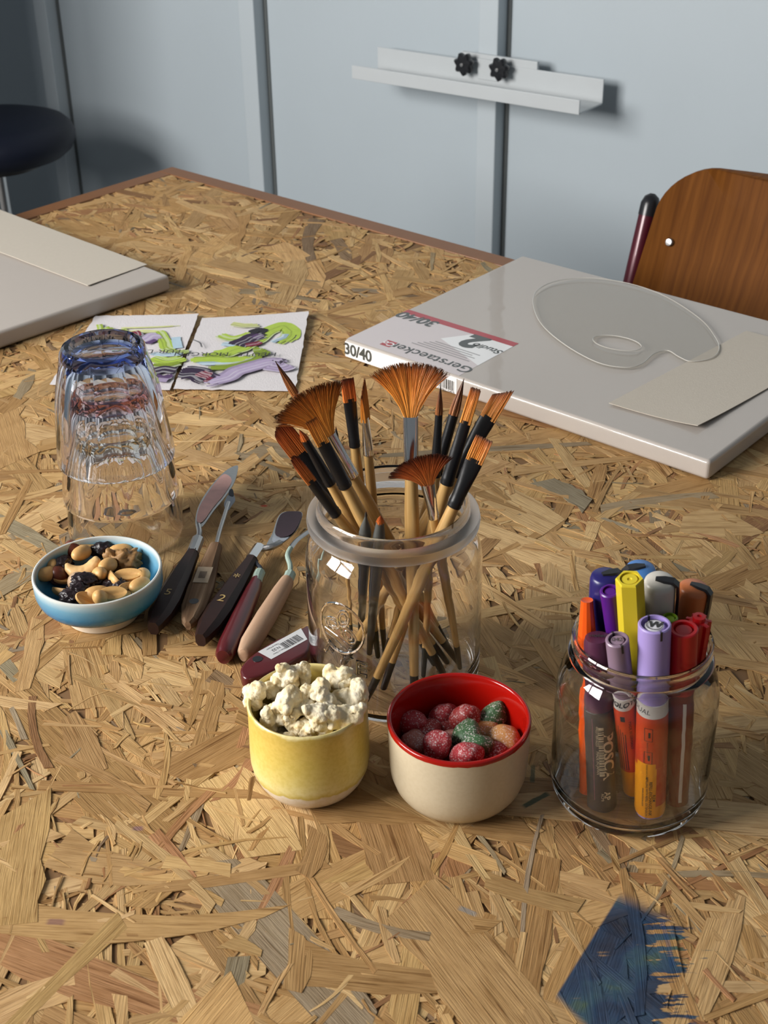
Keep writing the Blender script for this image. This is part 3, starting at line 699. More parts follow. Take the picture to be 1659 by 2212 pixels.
def stroke(cd, pts, width, key, seed=0):
    """one brush mark: a bundle of bristle streaks with ragged ends"""
    _lay[0] += 1; z = 0.0032 + _lay[0] * 0.00003
    P = catmull([(*onz(x, y, 0.0035).xy, 0) for x, y in pts], 6, False); n = len(P)
    rs = random.Random(_lay[0] * 7 + seed); vt, f, fm = [], [], []
    ns = max(3, int(width / 0.0016)); sub = width / ns
    for k in range(ns):
        off = (k + 0.5 - ns / 2) * sub; edge_ = abs(off) / (width / 2)
        i0 = int(rs.random() * n * 0.10 * (0.4 + edge_ * 1.6)); i1 = n - int(rs.random() * n * 0.16 * (0.4 + edge_ * 1.6)); c = rs.choice((0, 0, 0, 1, 2)); b0 = len(vt)
        for i in range(i0, i1):
            p = P[i]; t = (P[min(i + 1, n - 1)] - P[max(i - 1, 0)]).normalized(); nn = Vector((-t.y, t.x, 0))
            wob = 0.18 * width * noise.noise(Vector((i * 0.22, _lay[0], 0))); w = sub * 0.66 * (1 + 0.25 * rs.uniform(-1, 1))
            for q in (p + nn * (off + wob + w), p + nn * (off + wob - w)): vt.append(Vector((q.x, q.y, z + k * 0.000002)) - cd.location)
        m = i1 - i0
        for i in range(m - 1): f.append((b0 + 2 * i, b0 + 2 * i + 1, b0 + 2 * i + 3, b0 + 2 * i + 2)); fm.append(c)
    if f: mesh_obj('paint_stroke', vt, f, None, cd, smooth=False, mats=[PC[key], PCl[key], PCd[key]], fmat=fm)
L_, R_ = cardL, cardR
stroke(L_, [(214, 700), (217, 716)], 0.006, 'lime'); stroke(L_, [(228, 706), (246, 716), (275, 712)], 0.010, 'lime'); stroke(L_, [(262, 708), (330, 706), (388, 703)], 0.003, 'pale')
stroke(L_, [(250, 724), (285, 717), (320, 716), (350, 718)], 0.008, 'pale')
stroke(L_, [(338, 716), (352, 730), (362, 750), (374, 758)], 0.013, 'lime'); stroke(L_, [(352, 752), (380, 760), (408, 758)], 0.009, 'lime'); stroke(L_, [(330, 772), (362, 780), (398, 772)], 0.016, 'lime')
stroke(L_, [(326, 764), (360, 766), (396, 764)], 0.008, 'sky'); stroke(L_, [(380, 728), (384, 752)], 0.009, 'sky'); stroke(L_, [(330, 788), (360, 790), (392, 784)], 0.010, 'green')
stroke(L_, [(262, 726), (280, 722), (296, 724)], 0.012, 'lilac'); stroke(L_, [(286, 720), (300, 730), (324, 740)], 0.016, 'plum'); stroke(L_, [(288, 716), (296, 726)], 0.010, 'crimson')
stroke(L_, [(312, 738), (330, 728), (346, 724)], 0.018, 'lilac'); stroke(L_, [(318, 742), (338, 734)], 0.006, 'violet')
stroke(L_, [(130, 815), (148, 812), (172, 812)], 0.014, 'plum'); stroke(L_, [(325, 802), (350, 800), (380, 800)], 0.016, 'plum'); stroke(L_, [(332, 814), (352, 816), (374, 812)], 0.010, 'violet'); stroke(L_, [(340, 820), (362, 822)], 0.008, 'lilac')
stroke(R_, [(440, 772), (470, 768), (505, 758), (540, 742), (580, 716), (612, 706), (628, 716), (622, 732), (600, 742)], 0.020, 'lime', 1)
stroke(R_, [(500, 700), (530, 704), (560, 702)], 0.010, 'pale'); stroke(R_, [(474, 724), (500, 732), (530, 726), (560, 712)], 0.012, 'lime')
stroke(R_, [(480, 742), (500, 744), (520, 736)], 0.010, 'sky'); stroke(R_, [(425, 785), (470, 784), (520, 778), (560, 768)], 0.010, 'sky'); stroke(R_, [(588, 740), (610, 730), (618, 722)], 0.006, 'sky')
stroke(R_, [(412, 780), (450, 776), (500, 778), (548, 770)], 0.012, 'lime'); stroke(R_, [(450, 794), (500, 792), (545, 780), (562, 770)], 0.012, 'green'); stroke(R_, [(548, 762), (562, 760), (574, 756)], 0.022, 'green')
stroke(R_, [(440, 826), (480, 818), (520, 800), (560, 788), (592, 782), (604, 788)], 0.022, 'lilac'); stroke(R_, [(590, 786), (606, 790), (616, 786)], 0.030, 'lilac')
stroke(R_, [(388, 806), (420, 808), (452, 822)], 0.026, 'plum'); stroke(R_, [(400, 800), (430, 800), (446, 806)], 0.014, 'plum'); stroke(R_, [(430, 806), (446, 812), (456, 814)], 0.014, 'crimson'); stroke(R_, [(446, 820), (454, 822)], 0.010, 'crimson')
stroke(R_, [(512, 748), (528, 738), (548, 730), (572, 722)], 0.020, 'plum'); stroke(R_, [(540, 720), (560, 714), (576, 718)], 0.010, 'black'); stroke(R_, [(548, 732), (566, 724)], 0.010, 'violet'); stroke(R_, [(530, 748), (550, 744), (564, 740)], 0.009, 'crimson')
stroke(R_, [(416, 735), (432, 742), (436, 752)], 0.0014, 'black')
def card_text(cd, s, px, size, ang):
    p = onz(*px, 0.0035); m = Matrix.Translation(Vector((p.x, p.y, 0.0052)) - cd.location) @ Matrix.Rotation(PI + ang, 4, 'Z')
    flat_text('lettering', s, size, M['ink'], m, cd, spacing=1.05)
card_text(cardR, 'HEUTE  MORGEN', (487, 768), 0.0125, -0.05)
card_text(cardL, 'FÜR D', (352, 762), 0.0125, -0.03)

# ------------------------------------------------------------------ stack of three faceted tumblers
GX, GY = -0.2010, 0.9112
HG = 0.0925
def tumbler_mesh():
    # profile while upside down: rim at z = 0, base on top; outer skin up, inner skin down
    out = [(0.0424, 0.0), (0.0436, 0.0008), (0.0440, 0.0025), (0.0436, 0.008), (0.0428, 0.016), (0.0421, 0.024), (0.0412, 0.030), (0.0404, 0.038), (0.0392, 0.048), (0.0376, 0.058), (0.0352, 0.068), (0.0334, 0.075), (0.0322, 0.082), (0.0312, 0.0875), (0.0294, 0.0912), (0.0272, 0.0925), (0.0240, 0.0922), (0.0215, 0.0905), (0.012, 0.0895), (0.0, 0.0892)]
    inn = [(0.0, 0.0825), (0.015, 0.0820), (0.0235, 0.0790), (0.0275, 0.0735), (0.0310, 0.064), (0.0342, 0.054), (0.0366, 0.044), (0.0384, 0.034), (0.0396, 0.024), (0.0408, 0.012), (0.0414, 0.003), (0.0424, 0.0)]
    n = 108; NF = 9
    def mod(k, r, z, a):
        if k >= len(out): return r
        # flat facets between the smooth rim band and the heel
        s = min(1, max(0, (z - 0.021) / 0.006)) * min(1, max(0, (0.0905 - z) / 0.005))
        if s <= 0: return r
        step = 2 * PI / NF; b = ((a + step / 2) % step) - step / 2
        poly = r * math.cos(step / 2) / math.cos(b) * 1.018
        return r + (poly - r) * s * 0.9
    prof = out + inn
    v, f = [], []
    rings = []
    for k, (r, z) in enumerate(prof[:-1]):
        if r == 0: rings.append([len(v)]); v.append((0, 0, z)); continue
        rg = []
        for i in range(n):
            a = 2 * PI * i / n; rr = mod(k, r, z, a); rg.append(len(v)); v.append((rr * math.cos(a), rr * math.sin(a), z))
        rings.append(rg)
    rings.append(rings[0])
    for a, b in zip(rings, rings[1:]):
        if len(a) == 1 and len(b) == 1: continue
        for i in range(n):
            j = (i + 1) % n
            if len(a) == 1: f.append((a[0], b[j], b[i]))
            elif len(b) == 1: f.append((a[i], a[j], b[0]))
            else: f.append((a[i], a[j], b[j], b[i]))
    return v, f
tv, tf = tumbler_mesh()
for zz, nm, tint, dens, foot in ((0.0004, 'clear', (0.97, 0.95, 0.80, 1), 10, (0.92, 0.92, 0.86, 1)), (0.0334, 'rose', (0.84, 0.50, 0.46, 1), 20, (0.50, 0.22, 0.20, 1)), (0.0664, 'blue', (0.22, 0.36, 0.78, 1), 20, (0.12, 0.18, 0.52, 1))):
    lab = {'clear': 'clear tumbler, lowest of the upturned stack behind the nut bowl', 'rose': 'rose tinted tumbler in the middle of the upturned glass stack', 'blue': 'blue tumbler with a dark blue foot on top of the stack'}[nm]
    o = mesh_obj('drinking_glass', tv, tf, glass(nm + '_glass', tint, dens, foot=foot), angle=28); o.location = (GX, GY, zz)
    o.rotation_euler = (0, 0, {'clear': 0.2, 'rose': 0.5, 'blue': 0.1}[nm])
    tag(o, lab, 'glass', 'stacked tumblers')

# ------------------------------------------------------------------ ceramics
def ceramic(name, stops, lo, hi, rough=0.22, speck=None, edge_noise=0.0, spec=0.5, bump=0.0):
    """glaze whose colour follows the height on the pot (object space)"""
    m, nt, p = new_mat(name); L = nt.links.new
    tc = N(nt, 'ShaderNodeTexCoord'); sx = N(nt, 'ShaderNodeSeparateXYZ'); L(tc.outputs['Object'], sx.inputs[0])
    z = sx.outputs[2]
    nz = N(nt, 'ShaderNodeTexNoise'); nz.inputs['Scale'].default_value = 110; nz.inputs['Detail'].default_value = 6; L(tc.outputs['Object'], nz.inputs['Vector'])
    mr = N(nt, 'ShaderNodeMapRange'); mr.inputs[1].default_value = lo; mr.inputs[2].default_value = hi; L(z, mr.inputs[0])
    ad = N(nt, 'ShaderNodeMath', operation='MULTIPLY_ADD'); L(nz.outputs['Fac'], ad.inputs[0]); ad.inputs[1].default_value = edge_noise; L(mr.outputs[0], ad.inputs[2])
    sb = N(nt, 'ShaderNodeMath', operation='SUBTRACT'); L(ad.outputs[0], sb.inputs[0]); sb.inputs[1].default_value = edge_noise * 0.5
    r = ramp(nt, stops); L(sb.outputs[0], r.inputs[0]); c = r.outputs[0]
    if speck:
        n2 = N(nt, 'ShaderNodeTexNoise'); n2.inputs['Scale'].default_value = 420; n2.inputs['Detail'].default_value = 2; L(tc.outputs['Object'], n2.inputs['Vector'])
        r2 = ramp(nt, [(0.35, speck), (0.6, (1, 1, 1, 1))]); L(n2.outputs['Fac'], r2.inputs[0])
        mx = N(nt, 'ShaderNodeMix', data_type='RGBA', blend_type='MULTIPLY'); mx.inputs[0].default_value = 1; L(c, mx.inputs[6]); L(r2.outputs[0], mx.inputs[7]); c = mx.outputs[2]
    L(c, p.inputs['Base Color']); p.inputs['Roughness'].default_value = rough; p.inputs['Specular IOR Level'].default_value = spec
    b = N(nt, 'ShaderNodeBump'); b.inputs['Strength'].default_value = 0.08 + bump; b.inputs['Distance'].default_value = 0.0006; L(nz.outputs['Fac'], b.inputs['Height']); L(b.outputs[0], p.inputs['Normal'])
    return m

# blue bowl
BX, BY, BR, BH = -0.2005, 0.8008, 0.0449, 0.0373
blue_gl = ceramic('blue_glaze', [(0.0, S(226, 212, 192)), (0.255, S(226, 212, 192)), (0.28, S(32, 100, 146)), (0.60, S(52, 124, 168)), (0.80, S(104, 156, 182)), (0.94, S(168, 188, 194)), (1.0, S(205, 206, 200))], 0.0, BH, edge_noise=0.05)
blue_in = ceramic('blue_glaze_inside', [(0.0, S(40, 104, 150)), (0.45, S(62, 136, 178)), (0.85, S(120, 168, 190)), (1.0, S(206, 208, 204))], 0.003, BH, edge_noise=0.05)
bowl = thing('snack_bowl', 'small blue glazed bowl filled with mixed nuts and raisins', 'bowl', (BX, BY, 0))
mesh_obj('bowl_body', *lathe([(0.0235, 0.0002), (0.0256, 0.0004), (0.0262, 0.0045), (0.0272, 0.0092), (0.0330, 0.0112), (0.0390, 0.0146), (0.0428, 0.0192), (0.0444, 0.0242), (0.0446, 0.030), (0.0449, 0.0358), (0.0445, 0.0370), (0.0437, 0.0373)], 96), blue_gl, bowl, angle=50)
mesh_obj('bowl_inside', *lathe([(0.0437, 0.0373), (0.0429, 0.0370), (0.0425, 0.0358), (0.0421, 0.030), (0.0416, 0.0255), (0.0395, 0.0200), (0.034, 0.0158), (0.024, 0.0135), (0.0, 0.0130)], 96), blue_in, bowl, angle=50)
mesh_obj('foot_base', *lathe([(0.0, 0.0022), (0.0212, 0.0020), (0.0232, 0.0002), (0.0235, 0.0002)], 64), blue_gl, bowl)

# yellow cup
YX, YY, YR, YH = -0.0460, 0.6239, 0.0353, 0.0598
yel_gl = ceramic('yellow_glaze', [(0.0, S(225, 214, 198)), (0.215, S(225, 214, 198)), (0.235, S(206, 186, 92)), (0.30, S(228, 214, 150)), (0.40, S(224, 206, 128)), (0.62, S(220, 196, 104)), (0.86, S(220, 190, 96)), (0.965, S(206, 178, 88)), (1.0, S(230, 214, 156))], 0.0, YH, edge_noise=0.16, rough=0.3, speck=(0.93, 0.91, 0.80, 1), bump=0.05)
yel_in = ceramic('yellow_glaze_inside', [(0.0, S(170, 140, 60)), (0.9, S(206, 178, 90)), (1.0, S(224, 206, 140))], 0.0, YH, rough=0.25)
ycup = thing('small_cup', 'yellow glazed cup with a bare white foot, filled with popcorn', 'cup', (YX, YY, 0))
mesh_obj('cup_body', *lathe([(0.0, 0.0010), (0.0205, 0.0008), (0.0235, 0.0002), (0.0262, 0.0006), (0.0292, 0.0028), (0.0322, 0.0075), (0.0343, 0.0130), (0.0352, 0.0190), (0.0353, 0.0260), (0.0349, 0.0400), (0.0347, 0.0520), (0.0350, 0.0578), (0.0347, 0.0593), (0.0340, 0.0598)], 96), yel_gl, ycup, angle=50)
mesh_obj('cup_inside', *lathe([(0.0340, 0.0598), (0.0332, 0.0595), (0.0328, 0.0585), (0.0327, 0.050), (0.0327, 0.020), (0.0290, 0.0085), (0.018, 0.0052), (0.0, 0.0048)], 96), yel_in, ycup, angle=50)

# red and cream cup
RX, RY, RR, RH = 0.0410, 0.6139, 0.0413, 0.0537
cream_gl = ceramic('cream_stoneware', [(0.0, S(198, 184, 156)), (1.0, S(206, 192, 164))], 0.0, RH, rough=0.38, speck=(0.96, 0.95, 0.93, 1))
red_gl = mat('red_glaze', S(156, 16, 8), 0.16, noise_amt=0.08, noise_scale=60)
rcup = thing('small_cup', 'cream stoneware cup with a red glazed inside, filled with sugared sweets', 'cup', (RX, RY, 0))
mesh_obj('cup_body', *lathe([(0.0, 0.0010), (0.022, 0.0008), (0.0268, 0.0002), (0.0305, 0.0008), (0.0345, 0.0036), (0.0376, 0.0085), (0.0396, 0.0150), (0.0404, 0.0230), (0.0408, 0.0360), (0.0411, 0.0480), (0.0413, 0.0512)], 96), cream_gl, rcup, angle=50)
def rim_mod(k, r, z, a):
    return r
v, f = lathe([(0.0413, 0.0512), (0.0414, 0.0524), (0.0411, 0.0533), (0.0402, 0.0537), (0.0391, 0.0534), (0.0386, 0.0524), (0.0383, 0.046), (0.0380, 0.024), (0.0355, 0.0125), (0.029, 0.0075), (0.016, 0.0058), (0.0, 0.0055)], 96)
v = [(x, y, z - (0.0005 * (1 + noise.noise(Vector((x * 260, y * 260, 1))))) if i < 96 else z) for i, (x, y, z) in enumerate(v)]
mesh_obj('red_glazed_inside', v, f, red_gl, rcup, angle=50)

# ------------------------------------------------------------------ food
def remesh(vf, voxel, disp=0.0, dscale=100.0, seed=0.0, smooth_it=2):
    me = bpy.data.meshes.new('tmp'); me.from_pydata([tuple(v) for v in vf[0]], [], vf[1])
    o = bpy.data.objects.new('tmp', me); col.objects.link(o)
    md = o.modifiers.new('r', 'REMESH'); md.mode = 'VOXEL'; md.voxel_size = voxel
    if smooth_it:
        ms = o.modifiers.new('s', 'SMOOTH'); ms.factor = 0.5; ms.iterations = smooth_it
    dg = bpy.context.evaluated_depsgraph_get(); e = bpy.data.meshes.new_from_object(o.evaluated_get(dg))
    bpy.data.objects.remove(o); bpy.data.meshes.remove(me)
    if disp:
        for v in e.vertices:
            v.co += v.normal * disp * noise.fractal(v.co * dscale + Vector((seed, seed, seed)), 1.0, 2.0, 3)
        e.update()
    return e
def blob(r, c, sub=2):
    bm = bmesh.new(); bmesh.ops.create_icosphere(bm, subdivisions=sub, radius=r); vf = bm_vf(bm)
    return [Vector(v) + Vector(c) for v in vf[0]], vf[1]
def rot_any(rnd): return (rnd.uniform(0, 2 * PI), rnd.uniform(0, 2 * PI), rnd.uniform(0, 2 * PI))

# popcorn
def popcorn_mesh(seed):
    rnd = random.Random(seed); vf = ([], [])
    add(vf, blob(0.0056, (0, 0, 0)))
    n = rnd.randint(5, 7)
    for k in range(n):
        d = Vector((rnd.gauss(0, 1), rnd.gauss(0, 1), rnd.gauss(0, 0.8))).normalized(); r = rnd.uniform(0.0034, 0.0054)
        c = d * rnd.uniform(0.0045, 0.0078); add(vf, blob(r, c))
        if rnd.random() < 0.6: add(vf, blob(r * 0.6, c + (d + Vector((rnd.gauss(0, .5), rnd.gauss(0, .5), rnd.gauss(0, .5)))).normalized() * r * 0.95))
    return remesh(vf, 0.0007, 0.0012, 260.0, seed * 3.1, 1)
m_, nt_, p_ = new_mat('popcorn'); tc = N(nt_, 'ShaderNodeTexCoord'); nz = N(nt_, 'ShaderNodeTexNoise'); nz.inputs['Scale'].default_value = 95; nz.inputs['Detail'].default_value = 5
nt_.links.new(tc.outputs['Object'], nz.inputs['Vector'])
rp = ramp(nt_, [(0.24, S(180, 128, 64)), (0.34, S(216, 188, 134)), (0.46, S(230, 214, 176)), (0.70, S(236, 226, 202))]); nt_.links.new(nz.outputs['Fac'], rp.inputs[0]); nt_.links.new(rp.outputs[0], p_.inputs['Base Color'])
p_.inputs['Roughness'].default_value = 0.75; p_.inputs['Subsurface Weight'].default_value = 0.15; p_.inputs['Subsurface Radius'].default_value = (0.004, 0.003, 0.002); p_.inputs['Subsurface Scale'].default_value = 0.6
bb = N(nt_, 'ShaderNodeBump'); bb.inputs['Strength'].default_value = 0.7; bb.inputs['Distance'].default_value = 0.001; n2 = N(nt_, 'ShaderNodeTexNoise'); n2.inputs['Scale'].default_value = 520; n2.inputs['Detail'].default_value = 3
nt_.links.new(tc.outputs['Object'], n2.inputs['Vector']); nt_.links.new(n2.outputs['Fac'], bb.inputs['Height']); nt_.links.new(bb.outputs[0], p_.inputs['Normal'])
pop_m = m_
pm_ = [popcorn_mesh(s) for s in range(21, 28)]
for e in pm_:
    e.materials.append(pop_m); e.polygons.foreach_set('use_smooth', [True] * len(e.polygons))
POP = [((110, 238), .060, 1.0, 'at the far left on the rim'), ((175, 385), .053, .95, 'tucked inside the left front rim'), ((283, 150), .061, 1.0, 'topmost at the back left'), ((205, 205), .054, .9, 'behind the leftmost flake'), ((262, 285), .062, 1.15, 'large and round at the left middle'),
       ((348, 322), .060, .72, 'small, right of the big round flake'), ((368, 140), .060, .72, 'small, at the back middle'), ((455, 225), .062, 1.0, 'in the very middle of the heap'), ((490, 285), .063, .95, 'just right of the middle, standing proud'), ((535, 170), .061, 1.1, 'large, at the back right'),
       ((598, 150), .058, .75, 'thin, at the back right against the rim'), ((652, 262), .061, 1.1, 'overhanging the right rim'), ((605, 215), .056, .9, 'behind the overhanging right flake'), ((570, 355), .060, 1.1, 'with a browned end at the right front'), ((442, 395), .058, 1.1, 'at the front middle of the heap'),
       ((300, 402), .052, .85, 'deep in the front left gap'), ((372, 445), .050, .85, 'curled, right behind the front rim'), ((240, 350), .050, .8, 'low, below the big round flake'), ((385, 265), .055, .9, 'in the shaded gap left of the middle'), ((500, 350), .052, .9, 'low between the two front right flakes')]
rnd = random.Random(5)
for k, (q, z, s, where) in enumerate(POP):
    p = onz(510 + .4039 * q[0], 1400 + .4039 * q[1], z)
    o = bpy.data.objects.new('popcorn_flake', pm_[k % len(pm_)]); col.objects.link(o); o.location = p; o.rotation_euler = rot_any(rnd); o.scale = (s * 1.0,) * 3
    tag(o, 'popcorn flake ' + where + ' of the yellow cup' if where[:3] in ('at ', 'in ', 'ove') and 'heap' not in where and 'rim' not in where else 'popcorn flake ' + where + ', in the yellow cup', 'popcorn', 'popcorn in the yellow cup')
for k in range(9):   # the lower layer that carries the heap
    a = 2 * PI * k / 9; r = 0.019 if k < 8 else 0
    o = bpy.data.objects.new('popcorn_flake', pm_[(k * 3) % len(pm_)]); col.objects.link(o); o.location = (YX + r * math.cos(a), YY + r * math.sin(a), 0.040); o.rotation_euler = rot_any(rnd)
    tag(o, 'popcorn flake buried under the top layer in the yellow cup', 'popcorn', 'popcorn in the yellow cup')

# sugared sweets
def sweet_mat(name, c):
    m, nt, p = new_mat(name); L = nt.links.new
    tc = N(nt, 'ShaderNodeTexCoord'); v = N(nt, 'ShaderNodeTexVoronoi'); v.inputs['Scale'].default_value = 1700; L(tc.outputs['Object'], v.inputs['Vector'])
    nz = N(nt, 'ShaderNodeTexNoise'); nz.inputs['Scale'].default_value = 130; nz.inputs['Detail'].default_value = 3; L(tc.outputs['Object'], nz.inputs['Vector'])
    sx = N(nt, 'ShaderNodeSeparateColor'); L(v.outputs['Color'], sx.inputs[0])
    ad = N(nt, 'ShaderNodeMath', operation='ADD'); L(sx.outputs[0], ad.inputs[0]); L(nz.outputs['Fac'], ad.inputs[1])
    r = ramp(nt, [(0.0, (0, 0, 0, 1)), (0.62, (0.04, 0.04, 0.04, 1)), (0.74, (0.75, 0.75, 0.75, 1))]);
    hf = N(nt, 'ShaderNodeMath', operation='MULTIPLY', i_1=0.5); L(ad.outputs[0], hf.inputs[0]); L(hf.outputs[0], r.inputs[0])
    mx = N(nt, 'ShaderNodeMix', data_type='RGBA'); mx.inputs[6].default_value = c; mx.inputs[7].default_value = (0.75, 0.68, 0.66, 1); L(r.outputs[0], mx.inputs[0])
    L(mx.outputs[2], p.inputs['Base Color']); p.inputs['Roughness'].default_value = 0.5
    p.inputs['Subsurface Weight'].default_value = 0.35; p.inputs['Subsurface Radius'].default_value = (0.006, 0.003, 0.002); p.inputs['Subsurface Scale'].default_value = 0.6
    b = N(nt, 'ShaderNodeBump'); b.inputs['Strength'].default_value = 0.7; b.inputs['Distance'].default_value = 0.0006; L(sx.outputs[0], b.inputs['Height']); L(b.outputs[0], p.inputs['Normal'])
    return m
SW = dict(pink=sweet_mat('pink_sweet', S(166, 34, 44)), red=sweet_mat('red_sweet', S(150, 26, 22)), green=sweet_mat('green_sweet', S(44, 88, 44)), amber=sweet_mat('amber_sweet', S(186, 132, 70)), pale=sweet_mat('pale_sweet', S(176, 112, 96)))
def sweet_mesh(seed):
    bm = bmesh.new(); bmesh.ops.create_icosphere(bm, subdivisions=4, radius=1.0)
    for v in bm.verts:
        x, y, z = v.co; t = (z + 1) / 2
        k = 1.12 - 0.42 * t ** 1.6
        v.co = Vector((x * 0.0082 * k, y * 0.0066 * k, (max(z, -0.72)) * 0.0088))
        v.co += Vector(v.normal) * 0.0009 * noise.noise(Vector((x * 1.4 + seed * 5, y * 1.4, z * 1.4)))
    v, f = bm_vf(bm); me = bpy.data.meshes.new('sugared_sweet'); me.from_pydata(v, [], f); me.polygons.foreach_set('use_smooth', [True] * len(f)); return me
GUM = [((950, 405), .036, 'pink', (0.9, 0.7, 0.4), 'pink sugared sweet leaning on the left inside wall'), ((1110, 365), .036, 'pink', (0.5, -0.2, 0.3), 'pink sugared sweet at the back, left of the red one'), ((1230, 370), .041, 'red', (0.35, 0.1, 0.1), 'large upright red sugared sweet at the middle back'), ((1382, 362), .039, 'green', (0.3, 0.2, 0.9), 'dark green sugared sweet by the right back wall'),
       ((1022, 450), .033, 'red', (1.2, 0.3, 2.2), 'red sugared sweet half hidden at the left'), ((962, 508), .033, 'pale', (1.4, 0.2, 0.4), 'faded pink sugared sweet low at the left front'), ((1082, 515), .042, 'pink', (0.6, -0.4, 1.4), 'frosty pink sugared sweet at the front left'), ((1237, 465), .042, 'green', (1.1, 0.6, 2.6), 'green sugared sweet in the centre of the cup'),
       ((1295, 530), .041, 'green', (0.7, 0.8, 0.6), 'green sugared sweet at the front of the central green one'), ((1340, 455), .034, 'amber', (1.3, 0.2, 1.1), 'amber sugared sweet behind the pair of green ones'), ((1440, 490), .038, 'amber', (1.4, 0.1, 0.3), 'pale amber sugared sweet against the right rim'), ((1236, 572), .043, 'pink', (0.9, -0.1, 0.0), 'pink sugared sweet touching the front rim'),
       ((1400, 556), .034, 'red', (1.2, 0.8, 1.8), 'dark red sugared sweet under the amber one at the right'), ((1166, 495), .035, 'pale', (0.9, 0.4, 1.0), 'pale sugared sweet in the gap beside the central green one'), ((1145, 440), .030, 'red', (0.4, 1.2, 0.0), 'dark red sugared sweet deep in the middle gap')]
sm_ = {k: [sweet_mesh(s + i) for i in range(2)] for s, k in enumerate(SW)}
for k, l in sm_.items():
    for e in l: e.materials.append(SW[k])
for k, (q, z, c, rot, labl) in enumerate(GUM):
    o = bpy.data.objects.new('sugared_sweet', sm_[c][k % 2]); col.objects.link(o); o.location = onz(510 + .4039 * q[0], 1400 + .4039 * q[1], z - 0.006); o.rotation_euler = rot
    s = 1.2 if c != 'pale' else 1.05; o.scale = (s, s, s)
    tag(o, labl, 'sweet', 'sugared sweets in the red cup')
for k in range(9):
    a = 2 * PI * k / 8 + 0.4; r = 0.022 if k < 8 else 0; c = ('pink', 'amber', 'red', 'green')[k % 4]
    o = bpy.data.objects.new('sugared_sweet', sm_[c][k % 2]); col.objects.link(o); o.location = (RX + r * math.cos(a), RY + r * math.sin(a), 0.0175); o.rotation_euler = (1.2, 0.4 * k, k)
    tag(o, 'sugared sweet buried under the others in the red cup', 'sweet', 'sugared sweets in the red cup')

# nuts and raisins
nut_m = mat('roasted_peanut', S(206, 160, 98), 0.5, noise_amt=0.16, noise_scale=170, bump=0.25, bump_scale=350, sss=0.08)
cash_m = mat('pale_cashew', S(212, 172, 116), 0.5, noise_amt=0.10, noise_scale=110, bump=0.15, bump_scale=300, sss=0.08)
rais_m = mat('dark_raisin', (0.018, 0.010, 0.012, 1), 0.32, noise_amt=0.4, noise_scale=240, bump=0.6, bump_scale=500)
haz_m = mat('hazelnut_skin', S(96, 44, 26), 0.4, noise_amt=0.3, noise_scale=160)
pale_m = mat('pale_nut_skin', S(170, 142, 112), 0.45, noise_amt=0.2, noise_scale=200)
wal_m = mat('walnut_meat', S(150, 112, 66), 0.6, noise_amt=0.4, noise_scale=160, bump=0.5, bump_scale=220)
def nut_shape(fn, sub=3):
    bm = bmesh.new(); bmesh.ops.create_icosphere(bm, subdivisions=sub, radius=1.0)
    for v in bm.verts: v.co = fn(*v.co)
    vf = bm_vf(bm); me = bpy.data.meshes.new('nut'); me.from_pydata(*[vf[0], [], vf[1]]); me.polygons.foreach_set('use_smooth', [True] * len(vf[1])); return me
def f_whole(x, y, z): k = 1 + 0.18 * max(0, x) - (0.1 * (x > 0.85)); return Vector((x * 0.0078, y * 0.0046 * k, z * 0.0044 * k))
def f_half(x, y, z):
    top = z > 0; g = 0.0012 * math.exp(-(y / 0.22) ** 2) * (1 - x * x) if top else 0
    rim = 0.0004 * (x * x + y * y)
    return Vector((x * 0.0084, y * 0.0045, (0.0009 + rim - g) * min(1, z * 6) if top else z * 0.0040))
def f_raisin(x, y, z):
    n = noise.fractal(Vector((x, y, z)) * 2.2, 1.0, 2.0, 3) * 0.30; q = Vector((x, y, z)) * (1 + n); return Vector((q.x * 0.0076, q.y * 0.0055, q.z * 0.0050))
def f_raisin2(x, y, z):
    n = noise.fractal(Vector((x + 4, y, z)) * 2.6, 1.0, 2.0, 3) * 0.34; q = Vector((x, y, z)) * (1 + n); return Vector((q.x * 0.0090, q.y * 0.0060, q.z * 0.0052))
def f_haz(x, y, z): return Vector((x * 0.0066, y * 0.0066, z * 0.0070 + 0.001 * max(0, z) ** 4))
def f_wal(x, y, z):
    n = noise.fractal(Vector((x, y, z)) * 1.9 + Vector((9, 0, 0)), 1.0, 2.0, 4) * 0.55; q = Vector((x, y, z)) * (1 + n); return Vector((q.x * 0.0095, q.y * 0.0072, q.z * 0.0075))
NM = dict(whole=(nut_shape(f_whole), nut_m), half=(nut_shape(f_half, 4), nut_m), raisin=(nut_shape(f_raisin, 4), rais_m), raisin2=(nut_shape(f_raisin2, 4), rais_m), hazel=(nut_shape(f_haz), haz_m), pale=(nut_shape(f_haz), pale_m), walnut=(nut_shape(f_wal, 4), wal_m))
cpath = [Vector((0.0105 * math.cos(a), 0.0098 * math.sin(a), 0)) for a in [math.radians(d) for d in (196, 215, 240, 265, 290, 315, 340, 356, 368)]]
cash = tube(cpath, [0.0012, 0.0034, 0.0050, 0.0056, 0.0058, 0.0058, 0.0052, 0.0036, 0.0012], 14, True, 0.85)
cash_me = remesh(cash, 0.0006, 0.0003, 120, 1.0, 4); cash_me.materials.append(cash_m); cash_me.polygons.foreach_set('use_smooth', [True] * len(cash_me.polygons))
for e, m in NM.values(): e.materials.append(m)
